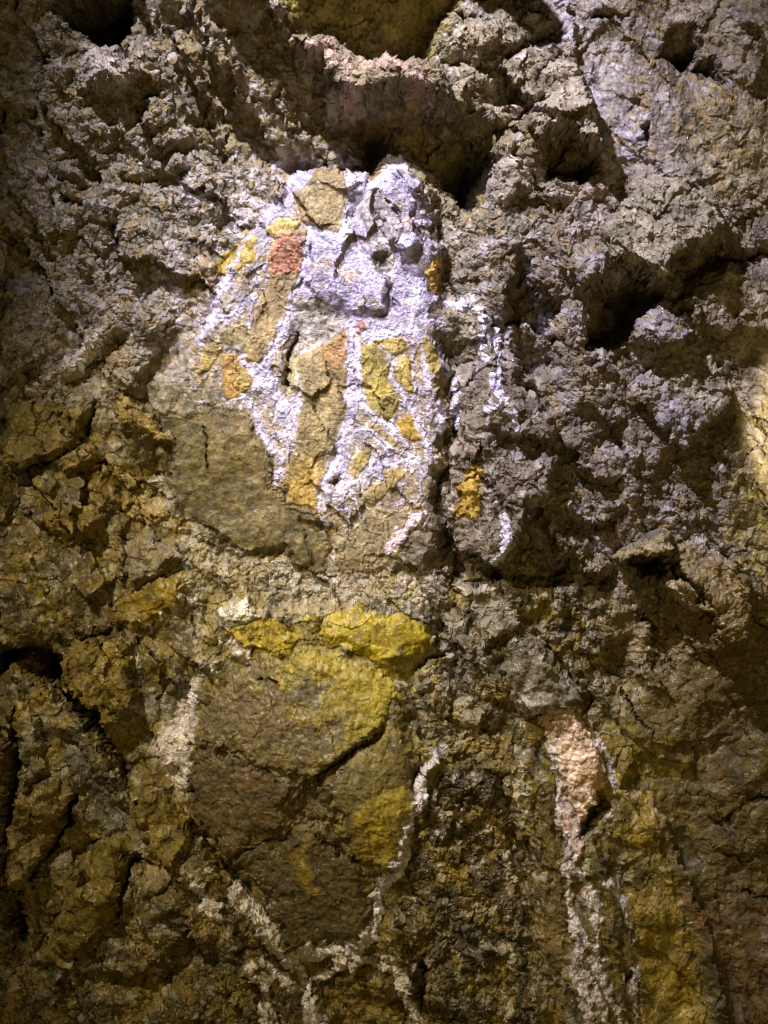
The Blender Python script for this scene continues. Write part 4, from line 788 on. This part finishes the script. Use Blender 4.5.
OBJ = {}
for i, t in enumerate(THINGS, 1):
    par = OBJ.get(t['parent'])
    f = Q[LF == i]
    if len(f) == 0:                      # a thing made of parts: an Empty at its base
        kids = [k for k, q in enumerate(THINGS, 1) if q['parent'] == i]
        o = bpy.data.objects.new(t['name'], None); COL.objects.link(o)
        if kids:
            vv = XYZ[np.unique(Q[np.isin(LF, kids)])]
            o.location = (vv[:, 0].mean(), vv[:, 1].max(), vv[:, 2].min())
    else:
        vid, inv = np.unique(f, return_inverse=True); f2 = inv.reshape(-1, 4)
        e = np.concatenate([f2[:, [0, 1]], f2[:, [1, 2]], f2[:, [2, 3]], f2[:, [3, 0]]])
        key = np.sort(e, 1); k = key[:, 0].astype(np.int64) * len(vid) + key[:, 1]
        u_, first, cnt = np.unique(k, return_index=True, return_counts=True)
        be = e[first[cnt == 1]]          # rim: carry the sides back into the wall
        rim = np.unique(be); m2 = {int(r): len(vid) + j for j, r in enumerate(rim)}
        co = XYZ[vid]; back = co[rim].copy(); back[:, 1] += 15 * S
        sides = np.array([[b, a, m2[int(a)], m2[int(b)]] for a, b in be])
        co2 = np.concatenate([co, back]); q2 = np.concatenate([f2, sides]); c2 = np.concatenate([TC[vid], TC[vid][rim]])
        org = np.array([co[:, 0].mean(), co[:, 1].max(), co[:, 2].min()])
        po = np.array(par.location) if par else np.zeros(3)
        o = make_mesh(t['name'], co2 - org, q2, c2, MAT[t['mat']])
        o.location = org - po
    if par: o.parent = par
    OBJ[i] = o
    if t['label']: o['label'] = t['label']
    if t['cat'] and not par: o['category'] = t['cat']
    if t['group']: o['group'] = t['group']

# ------------------------------------------------------------------ lamps of the show cave
def at(u, v, h=0): return np.array([(u - 384) * S, -h * S, ZC - (v - 512) * S])
from mathutils import Vector
def aim(o, tgt): o.rotation_euler = (Vector(tgt) - o.location).to_track_quat('-Z', 'Y').to_euler()
def spot(name, loc, tgt, power, size, blend, colr, rad):
    l = bpy.data.lights.new(name, 'SPOT'); l.energy = power; l.spot_size = math.radians(size); l.spot_blend = blend
    l.color = colr; l.shadow_soft_size = rad
    o = bpy.data.objects.new(name, l); COL.objects.link(o); o.location = loc; aim(o, tgt); return o
def area(name, loc, tgt, power, size, colr):
    l = bpy.data.lights.new(name, 'AREA'); l.energy = power; l.size = size; l.color = colr
    o = bpy.data.objects.new(name, l); COL.objects.link(o); o.location = loc; aim(o, tgt); return o
T0 = at(436, 215); T1 = at(345, 300)
spot('cave_spotlight', T0 + np.array([-1.5, -2.6, 3.1]), T0, 1850, 36, .95, (.95, .91, 1.0), .05)
spot('violet_spotlight', T1 + np.array([-1.2, -3.2, 2.3]), T1, 760, 17, 1.0, (.84, .80, 1.0), .05)
spot('warm_lamp', at(280, 700) + np.array([-1.6, -2.5, 2.6]), at(290, 745), 560, 34, 1.0, (1.0, .87, .55), .08)
area('yellow_fill', at(420, 500) + np.array([1.0, -5.0, -1.4]), at(400, 400), 48, 1.6, (1.0, .76, .24))
spot('side_lamp', at(872, 432) + np.array([.9, -3.2, .5]), at(872, 432), 1300, 14, .35, (1.0, .86, .55), .02)

w = bpy.data.worlds.new('World'); scene.world = w; w.use_nodes = True
bg = w.node_tree.nodes['Background']; bg.inputs['Color'].default_value = (.9, .75, .4, 1); bg.inputs['Strength'].default_value = .012

# ------------------------------------------------------------------ camera
cd = bpy.data.cameras.new('camera'); cam = bpy.data.objects.new('camera', cd); COL.objects.link(cam)
cam.location = (0, -CAMD, ZC); cam.rotation_euler = (math.radians(90), 0, 0)
cd.sensor_fit = 'VERTICAL'; cd.sensor_height = 36; cd.lens = 36 * CAMD / 3.0
cd.clip_end = 100
scene.camera = cam
scene.render.resolution_x = 768; scene.render.resolution_y = 1024
scene.view_settings.view_transform = 'Standard'; scene.view_settings.look = 'None'
scene.view_settings.exposure = 0; scene.view_settings.gamma = 1
